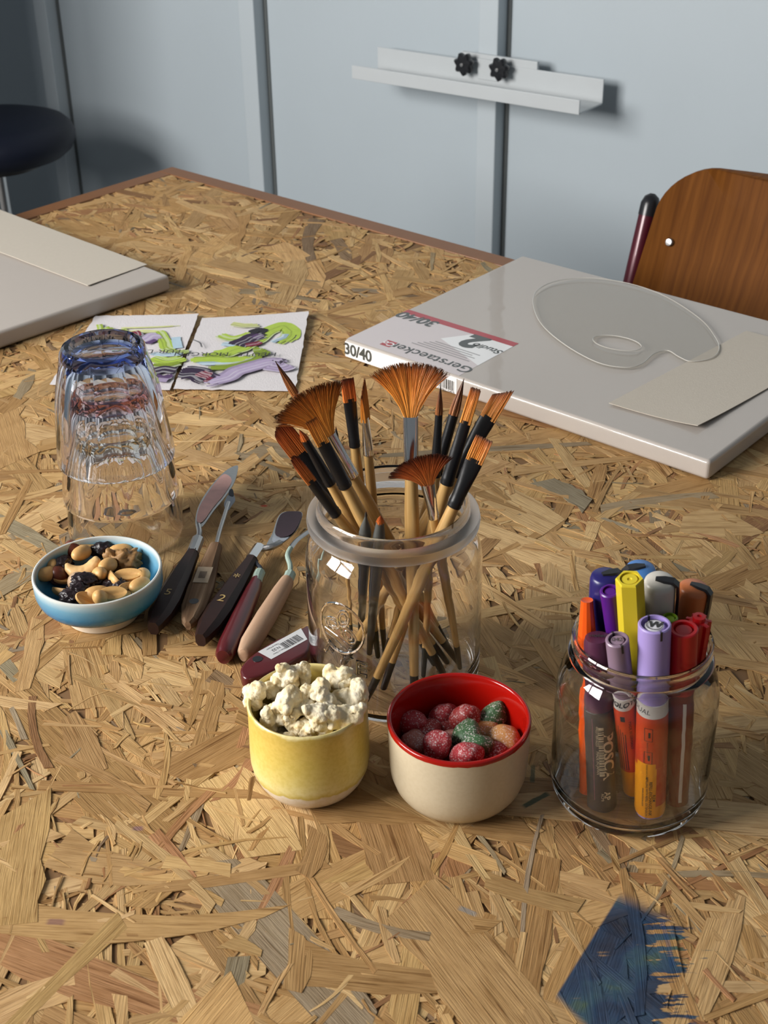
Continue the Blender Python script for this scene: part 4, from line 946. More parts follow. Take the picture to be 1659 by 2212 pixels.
NUT = [('half', (725, 230), .036, (0.1, 0.2, 0.1), 'peanut lying highest against the back wall'), ('hazel', (555, 300), .033, (0.3, 0, 0), 'dark red hazelnut at the back left'), ('whole', (650, 335), .0365, (0.1, 0.2, 1.1), 'peanut standing behind the big cashew'), ('raisin', (885, 295), .033, (0, 0, 0.3), 'raisin at the back middle'),
       ('whole', (885, 212), .031, (0.2, 0.5, 1.2), 'peanut end peeking over the back raisin'), ('raisin2', (440, 475), .031, (0, 0, 1.3), 'raisin left of the big cashew'), ('whole', (265, 570), .032, (0, 0.3, 1.0), 'round peanut at the far left'), ('half', (315, 470), .031, (2.6, 0.4, 2.0), 'peanut half behind the far left peanut'),
       ('hazel', (390, 590), .028, (0.5, 0, 0), 'brown nut in the shade at the left'), ('half', (470, 610), .027, (0.3, 0.3, 0.5), 'small peanut sliver left of the pale hazelnut'), ('pale', (610, 660), .032, (0.4, 0.2, 0), 'pale skinned hazelnut at the centre left'), ('raisin2', (690, 650), .0365, (0, 0.2, 0.4), 'raisin on top of the pale hazelnut'),
       ('raisin', (640, 740), .0345, (0, 0.3, 0.9), 'raisin just below the pale hazelnut'), ('raisin2', (560, 825), .032, (0, 0, 0.2), 'raisin against the front left wall'), ('raisin', (800, 690), .031, (0, 0, 0.6), 'raisin right of the pale hazelnut'), ('half', (450, 755), .028, (0.6, 0.2, 2.6), 'brownish peanut half at the front left'),
       ('whole', (858, 570), .036, (0.3, 0.6, 1.9), 'peanut with a nibbled tip in the centre'), ('whole', (945, 475), .036, (0.2, 0.3, 1.2), 'peanut just behind the nibbled one'), ('half', (1030, 615), .035, (1.0, 0.2, 2.0), 'peanut half standing on edge right of centre'), ('half', (1178, 580), .036, (0.25, 0.0, 0.05), 'open peanut half facing up at the right'),
       ('whole', (1338, 590), .032, (0.3, 0.3, 1.7), 'peanut against the right wall'), ('whole', (1095, 312), .033, (0, 0.1, 0.2), 'peanut at the back right'), ('walnut', (1165, 410), .032, (0.4, 0, 0.5), 'craggy walnut piece at the back right'), ('walnut', (1060, 440), .029, (1.4, 1, 0.5), 'brown walnut crumb left of the craggy piece'),
       ('whole', (830, 785), .034, (0.1, 0.2, 0.4), 'peanut at the front middle'), ('half', (1005, 790), .0365, (0.45, 0.1, 0.25), 'open peanut half at the front right'), ('whole', (865, 835), .036, (0.9, 0.8, 1.5), 'small peanut end at the front rim'), ('raisin', (985, 705), .031, (0, 0, 1), 'raisin behind the open front peanut half'),
       ('raisin2', (1105, 740), .032, (0, 0, 2), 'raisin right of the open front peanut half'), ('whole', (1305, 695), .034, (0.2, 0.2, 0.9), 'peanut by the right front rim'), ('half', (1205, 740), .034, (0.7, 0.3, 0.6), 'peanut half by the right front rim'), ('whole', (1170, 680), .030, (0.2, 0.2, 0.1), 'low peanut below the open right half'), ('half', (735, 865), .033, (0.6, 0.6, 0.2), 'broken peanut at the front rim left of the small end')]
cats = dict(whole='peanut', half='peanut', raisin='raisin', raisin2='raisin', hazel='hazelnut', pale='hazelnut', walnut='walnut')
for kind, q, z, rot, labl in NUT:
    o = bpy.data.objects.new(cats[kind] + ('_piece' if kind in ('half', 'walnut') else ''), NM[kind][0]); col.objects.link(o)
    o.location = onz(50 + .1929 * q[0], 1130 + .1929 * q[1], z - 0.004); o.rotation_euler = rot; o.scale = (1.18 if kind in ('whole', 'half') else 1.08,) * 3
    tag(o, labl + ' of the blue bowl', cats[kind], 'nut mix in the blue bowl')
o = bpy.data.objects.new('cashew', cash_me); col.objects.link(o); o.location = onz(50 + .1929 * 645, 1130 + .1929 * 400, 0.034); o.rotation_euler = (0.85, 0.0, 0.06); o.scale = (1.02,) * 3
tag(o, 'big curved pale cashew on top of the nuts in the blue bowl', 'cashew', 'nut mix in the blue bowl')
rnd = random.Random(8)
for k in range(14):
    a = rnd.uniform(0, 2 * PI); r = 0.030 * math.sqrt(rnd.random()); kind = rnd.choice(('raisin', 'raisin2', 'whole', 'half'))
    o = bpy.data.objects.new(cats[kind], NM[kind][0]); col.objects.link(o); o.location = (BX + r * math.cos(a), BY + r * math.sin(a), 0.0165 + 0.005 * rnd.random()); o.rotation_euler = (rnd.random(), rnd.random(), rnd.uniform(0, 6))
    tag(o, cats[kind] + ' buried under the top layer in the blue bowl', cats[kind], 'nut mix in the blue bowl')

# ------------------------------------------------------------------ wide glass jar for the brushes
JX, JY = 0.0057, 0.7225
jar_glass = glass('jar_glass'); frost = glass('frosted_rim_glass', rough=0.55)
def glass_pot(name, prof, frosted, label, loc, parent_thing=False):
    n = 128; v, f = lathe(prof, n)
    mids = []
    for a, b in zip(range(len(prof)), range(1, len(prof))): mids += [1 if frosted(prof[a], prof[b], a) else 0] * n
    t = thing(name, label, 'jar', loc)
    mesh_obj('glass_body', v, f, None, t, angle=40, mats=[jar_glass, frost], fmat=mids)
    return t
jp = [(0.0, 0.0016), (0.040, 0.0014), (0.0455, 0.0003), (0.0488, 0.0006), (0.0520, 0.0028), (0.0543, 0.0075), (0.0553, 0.0140), (0.0556, 0.030), (0.0556, 0.085), (0.0553, 0.0955), (0.0540, 0.1030), (0.0515, 0.1085), (0.0482, 0.1125), (0.0466, 0.1150), (0.0468, 0.1172),
      (0.0510, 0.1182), (0.0532, 0.1196), (0.0536, 0.1225), (0.0530, 0.1256), (0.0500, 0.1272), (0.0476, 0.1280), (0.0470, 0.1300), (0.0466, 0.1326), (0.0455, 0.1338),
      (0.0442, 0.1330), (0.0436, 0.1300), (0.0434, 0.1220), (0.0436, 0.1140), (0.0455, 0.1100), (0.0492, 0.1050), (0.0514, 0.0985), (0.0521, 0.0900), (0.0523, 0.030), (0.0518, 0.0135), (0.0490, 0.0082), (0.0420, 0.0066), (0.0, 0.0062)]
jar = glass_pot('storage_jar', jp, lambda a, b, k: 14 <= k <= 19, 'wide clear glass jar with a flat rim and raised emblem holding brushes', (JX, JY, 0.0002))
# raised emblem on the glass
def cyl_hit(px, py, r, cx, cy_):
    d = ray(px, py); o = CAMP - Vector((cx, cy_, 0)); a = d.x ** 2 + d.y ** 2; b = o.x * d.x + o.y * d.y; c = o.x ** 2 + o.y ** 2 - r * r
    t = (-b - math.sqrt(max(0, b * b - a * c))) / a; p = o + d * t; return math.atan2(p.y, p.x), p.z
ea, ez = cyl_hit(735, 1358, 0.0556, JX, JY)
def emb(pts, rad=0.00055, closed=True):
    P = [Vector((0.0557 * math.cos(ea + x / 0.0556), 0.0557 * math.sin(ea + x / 0.0556), ez + y)) for x, y in pts]
    return tube(P + ([P[0], P[1]] if closed else []), rad, 6, not closed)
em = ([], [])
rings_ = []
sl = -0.30
def tilt_(x, y): return (x * math.cos(sl) - y * math.sin(sl), x * math.sin(sl) + y * math.cos(sl))
add(em, emb([tilt_(0.0165 * math.cos(t), 0.0180 * math.sin(t)) for t in [2 * PI * k / 48 for k in range(48)]], 0.0009))
for (cx, cy_, rx, ry, ra) in ((0.0, 0.0085, 0.0040, 0.0062, 0), (-0.0062, -0.0005, 0.0060, 0.0040, 0.5), (0.0066, -0.0010, 0.0060, 0.0042, -0.5)):
    for s in (1.0, 0.55):
        add(em, emb([tilt_(cx + rx * s * math.cos(t) * math.cos(ra) - ry * s * math.sin(t) * math.sin(ra), cy_ + rx * s * math.cos(t) * math.sin(ra) + ry * s * math.sin(t) * math.cos(ra)) for t in [2 * PI * k / 28 for k in range(28)]], 0.0007))
add(em, emb([tilt_(-0.011, -0.0085), tilt_(0, -0.0070), tilt_(0.011, -0.0085), tilt_(0.010, -0.0125), tilt_(0, -0.0110), tilt_(-0.010, -0.0125)], 0.00045))
mesh_obj('raised_emblem', *em, jar_glass, jar)
def outline_text(s, size, r, bevel):
    c = bpy.data.curves.new('t', 'FONT'); c.body = s; c.size = size; c.align_x = 'CENTER'; c.align_y = 'CENTER'; c.fill_mode = 'NONE'; c.bevel_depth = bevel; c.bevel_resolution = 1; c.resolution_u = 2; c.offset = 0.0
    o = bpy.data.objects.new('t', c); col.objects.link(o); dg = bpy.context.evaluated_depsgraph_get(); me = o.evaluated_get(dg).to_mesh()
    vf = ([tuple(v.co) for v in me.vertices], [tuple(p.vertices) for p in me.polygons]); o.evaluated_get(dg).to_mesh_clear(); bpy.data.objects.remove(o); return vf
for ch, dx, dy, rz in (('F', -0.0100, -0.0195, -0.50), ('Y', 0.0015, -0.0235, -0.30), ('E', 0.0140, -0.0262, -0.05)):
    vf = outline_text(ch, 0.0150, 0, 0.0009); v2 = []
    for x, y, z in vf[0]:
        xx = x * math.cos(rz) - y * math.sin(rz) + dx; yy = x * math.sin(rz) + y * math.cos(rz) + dy; a = ea + xx / 0.0556; v2.append(((0.0557 + z) * math.cos(a), (0.0557 + z) * math.sin(a), ez + yy))
    mesh_obj('raised_letter', v2, vf[1], jar_glass, jar)

# ------------------------------------------------------------------ brushes
bam = wood_mat('pale_brush_wood', S(168, 126, 70), S(190, 150, 92), S(204, 168, 112), axis=2, scale=1.3, rough=0.35, coat=0.35)
fer_black = mat('black_ferrule', (0.008, 0.008, 0.009, 1), 0.36, 0.0, spec=0.35, bump=0.08, bump_scale=300)
def hair_mat(name, stops):
    m, nt, p = new_mat(name); L = nt.links.new
    at = N(nt, 'ShaderNodeAttribute', attribute_name='along'); r = ramp(nt, stops); L(at.outputs['Fac'], r.inputs[0])
    a2 = N(nt, 'ShaderNodeAttribute', attribute_name='shade'); mx = N(nt, 'ShaderNodeMix', data_type='RGBA', blend_type='MULTIPLY'); mx.inputs[0].default_value = 1
    L(r.outputs[0], mx.inputs[6]); L(a2.outputs['Color'], mx.inputs[7]); L(mx.outputs[2], p.inputs['Base Color'])
    p.inputs['Roughness'].default_value = 0.38; p.inputs['Specular IOR Level'].default_value = 0.4; return m
taklon = hair_mat('golden_bristle', [(0.0, S(228, 152, 66)), (0.6, S(226, 140, 54)), (0.90, S(196, 110, 42)), (1.0, S(92, 50, 26))])
sable = hair_mat('brown_bristle', [(0.0, S(176, 112, 62)), (0.6, S(136, 84, 50)), (1.0, S(52, 34, 26))])
ruddy = hair_mat('rust_bristle', [(0.0, S(208, 122, 56)), (0.6, S(190, 96, 42)), (0.90, S(146, 66, 32)), (1.0, S(72, 36, 24))])
darkh = hair_mat('dark_bristle', [(0.0, S(60, 56, 52)), (0.8, S(44, 42, 40)), (1.0, S(120, 60, 40))])
def hairs(n, fn, seed, r0=0.00026, r1=0.00007):
    """fn(i, rnd) -> list of points along one hair"""
    rnd = random.Random(seed); V_, F_, al, sh = [], [], [], []
    for i in range(n):
        pts = fn(i, rnd); m = len(pts); k = 3; s = rnd.uniform(0.85, 1.2)
        for j, p in enumerate(pts):
            t = j / (m - 1); r = r0 + (r1 - r0) * t
            for q in range(k):
                a = 2 * PI * q / k + i; V_.append((p[0] + r * math.cos(a), p[1] + r * math.sin(a), p[2])); al.append(t); sh += [s, s, s, 1]
        b = len(V_) - m * k
        for j in range(m - 1):
            for q in range(k): F_.append((b + j * k + q, b + j * k + (q + 1) % k, b + (j + 1) * k + (q + 1) % k, b + (j + 1) * k + q))
    me = bpy.data.meshes.new('bristles'); me.from_pydata(V_, [], F_)
    me.attributes.new('along', 'FLOAT', 'POINT').data.foreach_set('value', al); me.attributes.new('shade', 'FLOAT_COLOR', 'POINT').data.foreach_set('color', sh)
    return me
def make_brush(label, B, T, kind, hl, hw, fl, r, fm, hm, twist=0.0, half=46, seed=1, end_len=0.022, skew=0.0, thick=None, wood=None, no_end=False):
    """hl head length, hw head width, fl ferrule length, r handle radius; the wide side faces the room's front"""
    B, T = Vector(B), Vector(T); d = T - B; Ln = d.length; d.normalize()
    view = (CAMP - T).normalized(); side = view.cross(d) * -1
    q = align_z(d, side) @ Quaternion((0, 0, 1), twist)
    t = thing('paint_brush', label, 'brush', B, 'brushes in the glass jar', quat=q)
    zf0 = Ln - hl - fl; zf1 = Ln - hl; rf = r * 0.92
    hp = [(r * 0.50, 0.0008), (r * 0.62, end_len), (r * 0.74, zf0 * 0.40), (r * 0.98, zf0 * 0.72), (r * 1.0, zf0 * 0.86), (rf * 0.95, zf0 - 0.002), (rf * 0.90, zf0 + 0.004)]
    w_m = wood or bam
    if no_end: mesh_obj('handle', *lathe([(0, 0)] + hp + [(0, zf0 + 0.004)], 20), w_m, t, angle=60)
    else:
        mesh_obj('handle', *lathe([(0, end_len)] + hp[1:] + [(0, zf0 + 0.004)], 20), w_m, t, angle=60)
        mesh_obj('handle_end', *lathe([(0, 0), (r * 0.36, 0.0001), (r * 0.50, 0.0012), (r * 0.63, end_len), (0, end_len)], 20), M['black'], t, angle=50)
    # ferrule: round tube that flattens towards the hair, with two crimped rings
    tk = thick if thick is not None else (rf * 1.0 if kind == 'round' else 0.0026 if kind == 'fan' else min(rf * 0.9, 0.0017))
    secs = []
    def ell(a, b, z, n=28): return [Vector((a * math.cos(2 * PI * k / n), b * math.sin(2 * PI * k / n), z)) for k in range(n)]
    rr = rf * 1.06
    for z, s in ((zf0, 1.0), (zf0 + 0.0012, 1.07), (zf0 + 0.0024, 1.0), (zf0 + 0.0034, 1.07), (zf0 + 0.0046, 1.0)): secs.append(ell(rr * s, rr * s, z))
    m_hw = hw / 2 if kind != 'fan' else min(hw / 2, 0.0046)
    if kind == 'round': m_hw = hw / 2
    for k in range(1, 7):
        u = k / 6; e = u * u * (3 - 2 * u); secs.append(ell(rr + (m_hw - rr) * e, rr + ((tk if kind != 'round' else m_hw) - rr) * e, zf0 + 0.0046 + (fl - 0.0046) * u))
    mesh_obj('ferrule', *loft(secs), fm, t, angle=50)
    rn = random.Random(seed)
    if kind == 'fan':
        hf = math.radians(half)
        def fn(i, g):
            u = g.uniform(-1, 1); a = u * hf + skew; x0 = u * m_hw * 0.6; y0 = g.uniform(-1, 1) * tk * 0.5; Lh = hl * g.uniform(0.93, 1.03) * (1 + 0.02 * noise.noise(Vector((u * 9, seed, 0))))
            c = g.gauss(0, 0.045)
            return [(x0 + math.sin(a * (0.55 + 0.45 * s) + c * s) * Lh * s, y0 * (1 - 0.5 * s), zf1 - 0.002 + math.cos(a * (0.55 + 0.45 * s) + c * s) * Lh * s) for s in (0, 0.25, 0.5, 0.75, 1)]
        me = hairs(1100, fn, seed, 0.00032, 0.00015)
    elif kind in ('flat', 'angle', 'filbert'):
        def fn(i, g):
            u = g.uniform(-1, 1); y = g.uniform(-1, 1); x0 = u * m_hw * 0.92; y0 = y * tk * 0.85
            Lh = hl * g.uniform(0.95, 1.03)
            if kind == 'filbert': Lh *= 0.62 + 0.38 * math.sqrt(max(0, 1 - u * u))
            if kind == 'angle': Lh *= 0.80 + 0.20 * u
            Lh *= 1 + 0.05 * noise.noise(Vector((u * 5, seed, 0)))
            flare = 1.06 + skew
            return [(x0 * (1 + (flare - 1) * s * (1.6 - s)), y0 * (1 - 0.75 * s * s), zf1 - 0.002 + (Lh + 0.002) * s) for s in (0, 0.35, 0.7, 1)]
        me = hairs(420, fn, seed, 0.00034, 0.00012)
    else:
        def fn(i, g):
            a = g.uniform(0, 2 * PI); rr_ = math.sqrt(g.random()); Lh = hl * (1 - 0.28 * rr_ * g.random())
            R_ = m_hw * 0.88 * rr_
            return [(R_ * k * math.cos(a), R_ * k * math.sin(a), zf1 - 0.002 + (Lh + 0.002) * s) for s, k in ((0, 1), (0.25, 1.10), (0.5, 0.88), (0.75, 0.48), (1, 0.04))]
        me = hairs(260, fn, seed, 0.00032, 0.00010)
    o = link_mesh('bristles', me, hm, t, angle=None); o['kind'] = 'stuff'
    return t
S_, K_ = M['silver'], fer_black
make_brush('pointed round brush with copper ferrule behind the left fan brush', (0.0438, 0.736, 0.007), (-0.0645, 0.7611, 0.2107), 'round', 0.024, 0.0052, 0.028, 0.0035, M['copper'], sable, seed=1)
make_brush('large fan brush with silver ferrule leaning left', (0.0421, 0.7453, 0.007), (-0.0462, 0.7280, 0.2074), 'fan', 0.035, 0.0080, 0.033, 0.0042, S_, taklon, half=37, seed=2, skew=-0.03)
make_brush('flat brush with black ferrule in front of the left fan brush', (0.0377, 0.7126, 0.007), (-0.0409, 0.7020, 0.1998), 'flat', 0.015, 0.0078, 0.034, 0.0042, K_, taklon, seed=3)
make_brush('slim brush with black ferrule between the left fan and the wide dark brush', (0.0318, 0.7256, 0.007), (-0.0492, 0.7182, 0.1859), 'round', 0.008, 0.0050, 0.034, 0.0035, K_, ruddy, seed=4)
make_brush('wide filbert brush with black ferrule, leftmost in the jar', (0.0487, 0.7263, 0.007), (-0.0621, 0.731, 0.1818), 'filbert', 0.022, 0.0135, 0.040, 0.0042, K_, ruddy, seed=5)
make_brush('small filbert brush resting low on the left front rim', (0.0408, 0.7272, 0.007), (-0.0526, 0.702, 0.1763), 'filbert', 0.019, 0.0064, 0.031, 0.0036, K_, ruddy, seed=6, thick=0.0022)
make_brush('upright flat brush with black ferrule, left of the thin silver one', (-0.0056, 0.7352, 0.007), (-0.0207, 0.7492, 0.2034), 'flat', 0.0125, 0.0082, 0.032, 0.0035, K_, ruddy, seed=7, twist=0.2)
make_brush('thin brush with silver ferrule seen edge-on behind the centre', (-0.0009, 0.7382, 0.007), (-0.0117, 0.7452, 0.2036), 'angle', 0.024, 0.0075, 0.025, 0.0032, S_, taklon, seed=8, twist=1.15)
make_brush('tiny black liner brush between the left fan and the upright flat brush', (-0.0227, 0.7442, 0.007), (-0.0285, 0.745, 0.1739), 'round', 0.010, 0.0028, 0.022, 0.002, K_, darkh, seed=9)
make_brush('big fan brush with shiny silver ferrule in the middle of the jar', (0.0171, 0.682, 0.007), (0.0166, 0.7351, 0.2215), 'fan', 0.034, 0.0100, 0.038, 0.0045, S_, taklon, half=35, seed=10)
make_brush('fine pointed round brush right of the big central fan', (0.0237, 0.7128, 0.007), (0.0353, 0.7462, 0.1993), 'round', 0.018, 0.0046, 0.040, 0.0032, K_, sable, seed=11)
make_brush('round brush with brown tip, second right of the big central fan', (-0.0029, 0.7252, 0.007), (0.0506, 0.7656, 0.1949), 'round', 0.024, 0.0064, 0.040, 0.0035, K_, sable, seed=12)
make_brush('narrow flat brush with pale handle leaning right', (-0.0024, 0.7, 0.007), (0.0547, 0.7217, 0.2084), 'flat', 0.020, 0.0068, 0.042, 0.0042, K_, taklon, seed=13, skew=-0.08)
make_brush('wide angled brush with black ferrule, rightmost in the jar', (-0.0287, 0.7288, 0.007), (0.0751, 0.7472, 0.1973), 'angle', 0.021, 0.0105, 0.044, 0.0045, K_, taklon, seed=14)
make_brush('short wide flat brush at the right front of the jar', (-0.0141, 0.6853, 0.007), (0.0588, 0.7025, 0.186), 'flat', 0.0135, 0.0108, 0.033, 0.0042, K_, taklon, seed=15)
make_brush('small rust coloured fan brush low at the jar front', (0.0485, 0.7206, 0.007), (0.0227, 0.6955, 0.1808), 'fan', 0.0225, 0.0085, 0.026, 0.0033, S_, ruddy, half=48, seed=16, skew=-0.2)
dark_wood = mat('black_lacquered_handle', (0.012, 0.012, 0.013, 1), 0.3, coat=0.3)
grey_f = mat('grey_rubber_tip', (0.075, 0.078, 0.072, 1), 0.55)
make_brush('grey pointed colour shaper just inside the jar front', (-0.0173, 0.7543, 0.007), (-0.0103, 0.6779, 0.1531), 'round', 0.004, 0.0012, 0.024, 0.0036, grey_f, darkh, seed=17, wood=dark_wood)
make_brush('stubby dark brush with a worn reddish tip inside the jar front', (-0.0114, 0.7397, 0.007), (-0.0019, 0.6778, 0.1499), 'round', 0.006, 0.0048, 0.022, 0.0038, grey_f, ruddy, seed=18, wood=dark_wood)

# ------------------------------------------------------------------ jar of markers
MX, MY = 0.1407, 0.6097
mp_ = [(0.0, 0.0030), (0.028, 0.0022), (0.0375, 0.0004), (0.0400, 0.0004), (0.0428, 0.0024), (0.0447, 0.0070), (0.0455, 0.0130), (0.0457, 0.030), (0.0456, 0.068), (0.0449, 0.0790), (0.0430, 0.0870), (0.0404, 0.0925), (0.0384, 0.0952), (0.0378, 0.0966),
       (0.0392, 0.0974), (0.0402, 0.0988), (0.0392, 0.1002), (0.0376, 0.1010), (0.0375, 0.1034), (0.0384, 0.1044), (0.0388, 0.1056), (0.0384, 0.1068), (0.0378, 0.1080), (0.0384, 0.1094), (0.0386, 0.1104), (0.0378, 0.1114),
       (0.0366, 0.1110), (0.0362, 0.1090), (0.0360, 0.1000), (0.0366, 0.0950), (0.0392, 0.0895), (0.0416, 0.0830), (0.0428, 0.0740), (0.0431, 0.0600), (0.0431, 0.0180), (0.0424, 0.0100), (0.0395, 0.0066), (0.0320, 0.0058), (0.0, 0.0056)]
mjar = glass_pot('storage_jar', mp_, lambda a, b, k: False, 'plain clear screw-neck glass jar holding coloured markers', (MX, MY, 0.0002))

def plast(name, c, rough=0.32, **kw): return mat('plastic_' + name, c, rough, **kw)
P = dict(orange=plast('orange', S(224, 84, 16)), navy=plast('navy', S(34, 28, 92)), sky=plast('sky', S(72, 122, 184)), purple=plast('purple', S(78, 24, 120)), yellow=plast('yellow', S(208, 186, 44)), lime=plast('lime', S(120, 150, 34)), white=plast('pearl_white', S(196, 190, 180)),
         copper=plast('copper', S(196, 112, 62)), plum=plast('plum', S(76, 36, 60)), mauve=plast('mauve', S(134, 112, 130)), lav=plast('lavender', S(156, 138, 196)), red=plast('red', S(188, 20, 26)), dred=plast('dark_red', S(120, 26, 20)), blk=plast('black', (0.016, 0.016, 0.018, 1)), charcoal=plast('charcoal', (0.035, 0.035, 0.037, 1), 0.4),
         body=plast('orange_red', S(196, 66, 30)), amber=plast('amber', S(226, 148, 22)), band=plast('white_band', S(214, 208, 200)), olive=plast('olive_yellow', S(168, 158, 40)), disc=plast('white_disc', S(206, 204, 210)))
def seg(t, name, prof, m, n=36, angle=35, mod=None): return mesh_obj(name, *lathe(prof, n, mod), m, t, angle=angle)
def marker(label, B, T, name='marker_pen'):
    B, T = Vector(B), Vector(T); d = (T - B); Ln = d.length
    t = thing(name, label, 'marker', B, 'markers in the screw-neck jar', quat=align_z(d, Vector((CAMP.x - B.x, CAMP.y - B.y, 0)))); return t, Ln
def cyl(r, z0, z1, ch=0.0006): return [(0, z0), (r - ch, z0), (r, z0 + ch), (r, z1 - ch), (r - ch, z1), (0, z1)]
def cup_top(t, r, z0, z1, m, depth=0.004, wall=0.0016, disc=None, notch=0):
    cap = seg(t, 'cap', [(0, z0), (r * 1.0, z0), (r, z1 - 0.0006), (r - 0.0006, z1), (r - wall, z1), (r - wall, z1 - depth), (0, z1 - depth)], m)
    mesh_obj('cap_button', *lathe([(0, z1 - depth), (r * 0.60, z1 - depth), (r * 0.60, z1 - 0.0016), (r * 0.55, z1 - 0.0010), (0, z1 - 0.0008)], 28), disc or m, cap)
    for a in ([0.5, 0.5 + PI] if notch else []):
        b = box(r - wall / 2, 0, z1 - depth / 2 - 0.001, wall * 1.15, 0.0012, depth + 0.002)
        mesh_obj('slot', *xf(b, Matrix.Rotation(a, 4, 'Z')), P['blk'], cap, smooth=False)
    return cap
def wrap(t, name, s, size, r, a0, z0, m, mode='down', **kw):
    vf = text_vf(s, size, **kw); out = []
    for x, y, z in vf[0]:
        u, w = {'down': (y, -x), 'up': (-y, x), 'h': (x, y)}[mode]; a = a0 + u / r; out.append(((r + 0.00012) * math.cos(a), (r + 0.00012) * math.sin(a), z0 + w))
    return mesh_obj(name, out, vf[1], m, t, smooth=False)
def wrap_rect(t, name, r, a0, a1, z0, z1, m, lift=0.00008, n=10):
    v, f = [], []
    for i in range(n + 1):
        a = a0 + (a1 - a0) * i / n
        for z in (z0, z1): v.append(((r + lift) * math.cos(a), (r + lift) * math.sin(a), z))
    for i in range(n): f.append((2 * i, 2 * i + 2, 2 * i + 3, 2 * i + 1))
    return mesh_obj(name, v, f, m, t, smooth=True, angle=None)

# orange fineliner
t, Ln = marker('orange pen with a tapered cap at the left of the marker jar', (0.1158, 0.6015, 0.0068), (0.1096, 0.6147, 0.1319)); r = 0.005
seg(t, 'barrel', cyl(r * 0.94, 0, Ln * 0.62), P['orange']); seg(t, 'cap', [(0, Ln * 0.62), (r * 1.08, Ln * 0.62), (r * 1.08, Ln * 0.80), (r * 0.98, Ln * 0.84), (r * 0.70, Ln - 0.003), (r * 0.66, Ln), (0, Ln - 0.001)], P['orange'], 12, 25)
# four big chisel markers with black clips
def big_marker(label, B, T, cm, bm_, clip_dir, r=0.0086):
    t, Ln = marker(label, B, T); zc0 = Ln - 0.046
    seg(t, 'barrel', cyl(r * 0.97, 0, zc0), bm_); cap = seg(t, 'cap', [(0, zc0), (r, zc0), (r * 1.02, zc0 + 0.02), (r, Ln - 0.0038), (r * 0.93, Ln - 0.0014), (r * 0.78, Ln - 0.0003), (0, Ln)], cm, 40, 60)
    q = align_z(Vector(T) - Vector(B), Vector((CAMP.x - B[0], CAMP.y - B[1], 0))); inv = q.inverted()
    d = inv @ Vector((*clip_dir, 0)); a = math.atan2(d.y, d.x)
    path = [(-r * 0.25, Ln + 0.0002), (r * 0.3, Ln + 0.0004), (r * 0.85, Ln + 0.0002), (r * 1.12, Ln - 0.0022), (r * 1.16, Ln - 0.010), (r * 1.16, Ln - 0.030), (r * 1.06, Ln - 0.034)]
    secs = []
    for i, (x, z) in enumerate(path):
        w = 0.0026; dx = path[min(i + 1, len(path) - 1)][0] - path[max(i - 1, 0)][0]; dz = path[min(i + 1, len(path) - 1)][1] - path[max(i - 1, 0)][1]; l = math.hypot(dx, dz); nx, nz = -dz / l, dx / l
        if i == 0: w = 0.0014
        secs.append([Vector((x + nx * o_, y, z + nz * o_)) for o_, y in ((-0.0006, -w), (0.0008, -w * 0.8), (0.0008, w * 0.8), (-0.0006, w))])
    mesh_obj('clip', *xf(loft(secs), Matrix.Rotation(a, 4, 'Z')), P['blk'], cap, angle=40)
    return t
big_marker('thick navy marker with a dark clip at the back left of the marker jar', (0.1254, 0.632, 0.0073), (0.1203, 0.6226, 0.1434), P['navy'], P['charcoal'], (1, 0.25))
big_marker('thick sky blue marker with a black clip, furthest back in the marker jar', (0.1403, 0.6433, 0.0073), (0.1408, 0.63, 0.143), P['sky'], P['charcoal'], (-1, -0.15))
big_marker('thick pearl white marker with a black clip in the marker jar', (0.1576, 0.6362, 0.0073), (0.1462, 0.6069, 0.1496), P['white'], P['charcoal'], (0.95, -0.3))
big_marker('thick copper coloured marker with a black clip leaning right', (0.1629, 0.6280, 0.0073), (0.1689, 0.6210, 0.1362), P['copper'], P['charcoal'], (0.85, -0.5))
# purple
t, Ln = marker('slim purple marker between the navy and the yellow ones', (0.1471, 0.6254, 0.0068), (0.1197, 0.6054, 0.1443)); r = 0.0054
seg(t, 'barrel', cyl(r * 0.95, 0, Ln * 0.66), P['purple']); cup_top(t, r, Ln * 0.66, Ln, P['purple'], 0.003)
# yellow hexagonal
t, Ln = marker('yellow hexagonal marker standing tallest in the middle of the jar', (0.1482, 0.6114, 0.0069), (0.1275, 0.5952, 0.1586)); r = 0.0065
hexm = lambda k, rr, z, a: rr * math.cos(PI / 6) / math.cos(((a + PI / 6) % (PI / 3)) - PI / 6)
seg(t, 'barrel', cyl(r * 0.92, 0, Ln * 0.55), P['yellow'], 24)
cap = seg(t, 'cap', [(0, Ln * 0.55), (r * 1.05, Ln * 0.55), (r * 1.08, Ln - 0.001), (r * 1.0, Ln), (r * 0.78, Ln), (r * 0.76, Ln - 0.002), (0, Ln - 0.002)], P['yellow'], 48, 20, lambda k, rr, z, a: hexm(k, rr, z, a) * 1.06 if k < 4 else rr)
mesh_obj('cap_button', *lathe([(0, Ln - 0.002), (r * 0.62, Ln - 0.002), (r * 0.62, Ln - 0.0006), (r * 0.2, Ln - 0.0006), (r * 0.15, Ln - 0.0012), (0, Ln - 0.0012)], 28), P['yellow'], cap)
# lime
t, Ln = marker('thin lime green pen behind the lavender marker', (0.1532, 0.6013, 0.0066), (0.1514, 0.5965, 0.1328)); r = 0.0042
seg(t, 'barrel', cyl(r * 0.98, 0, Ln * 0.7), P['olive']); cup_top(t, r, Ln * 0.7, Ln, P['lime'], 0.002, 0.001)
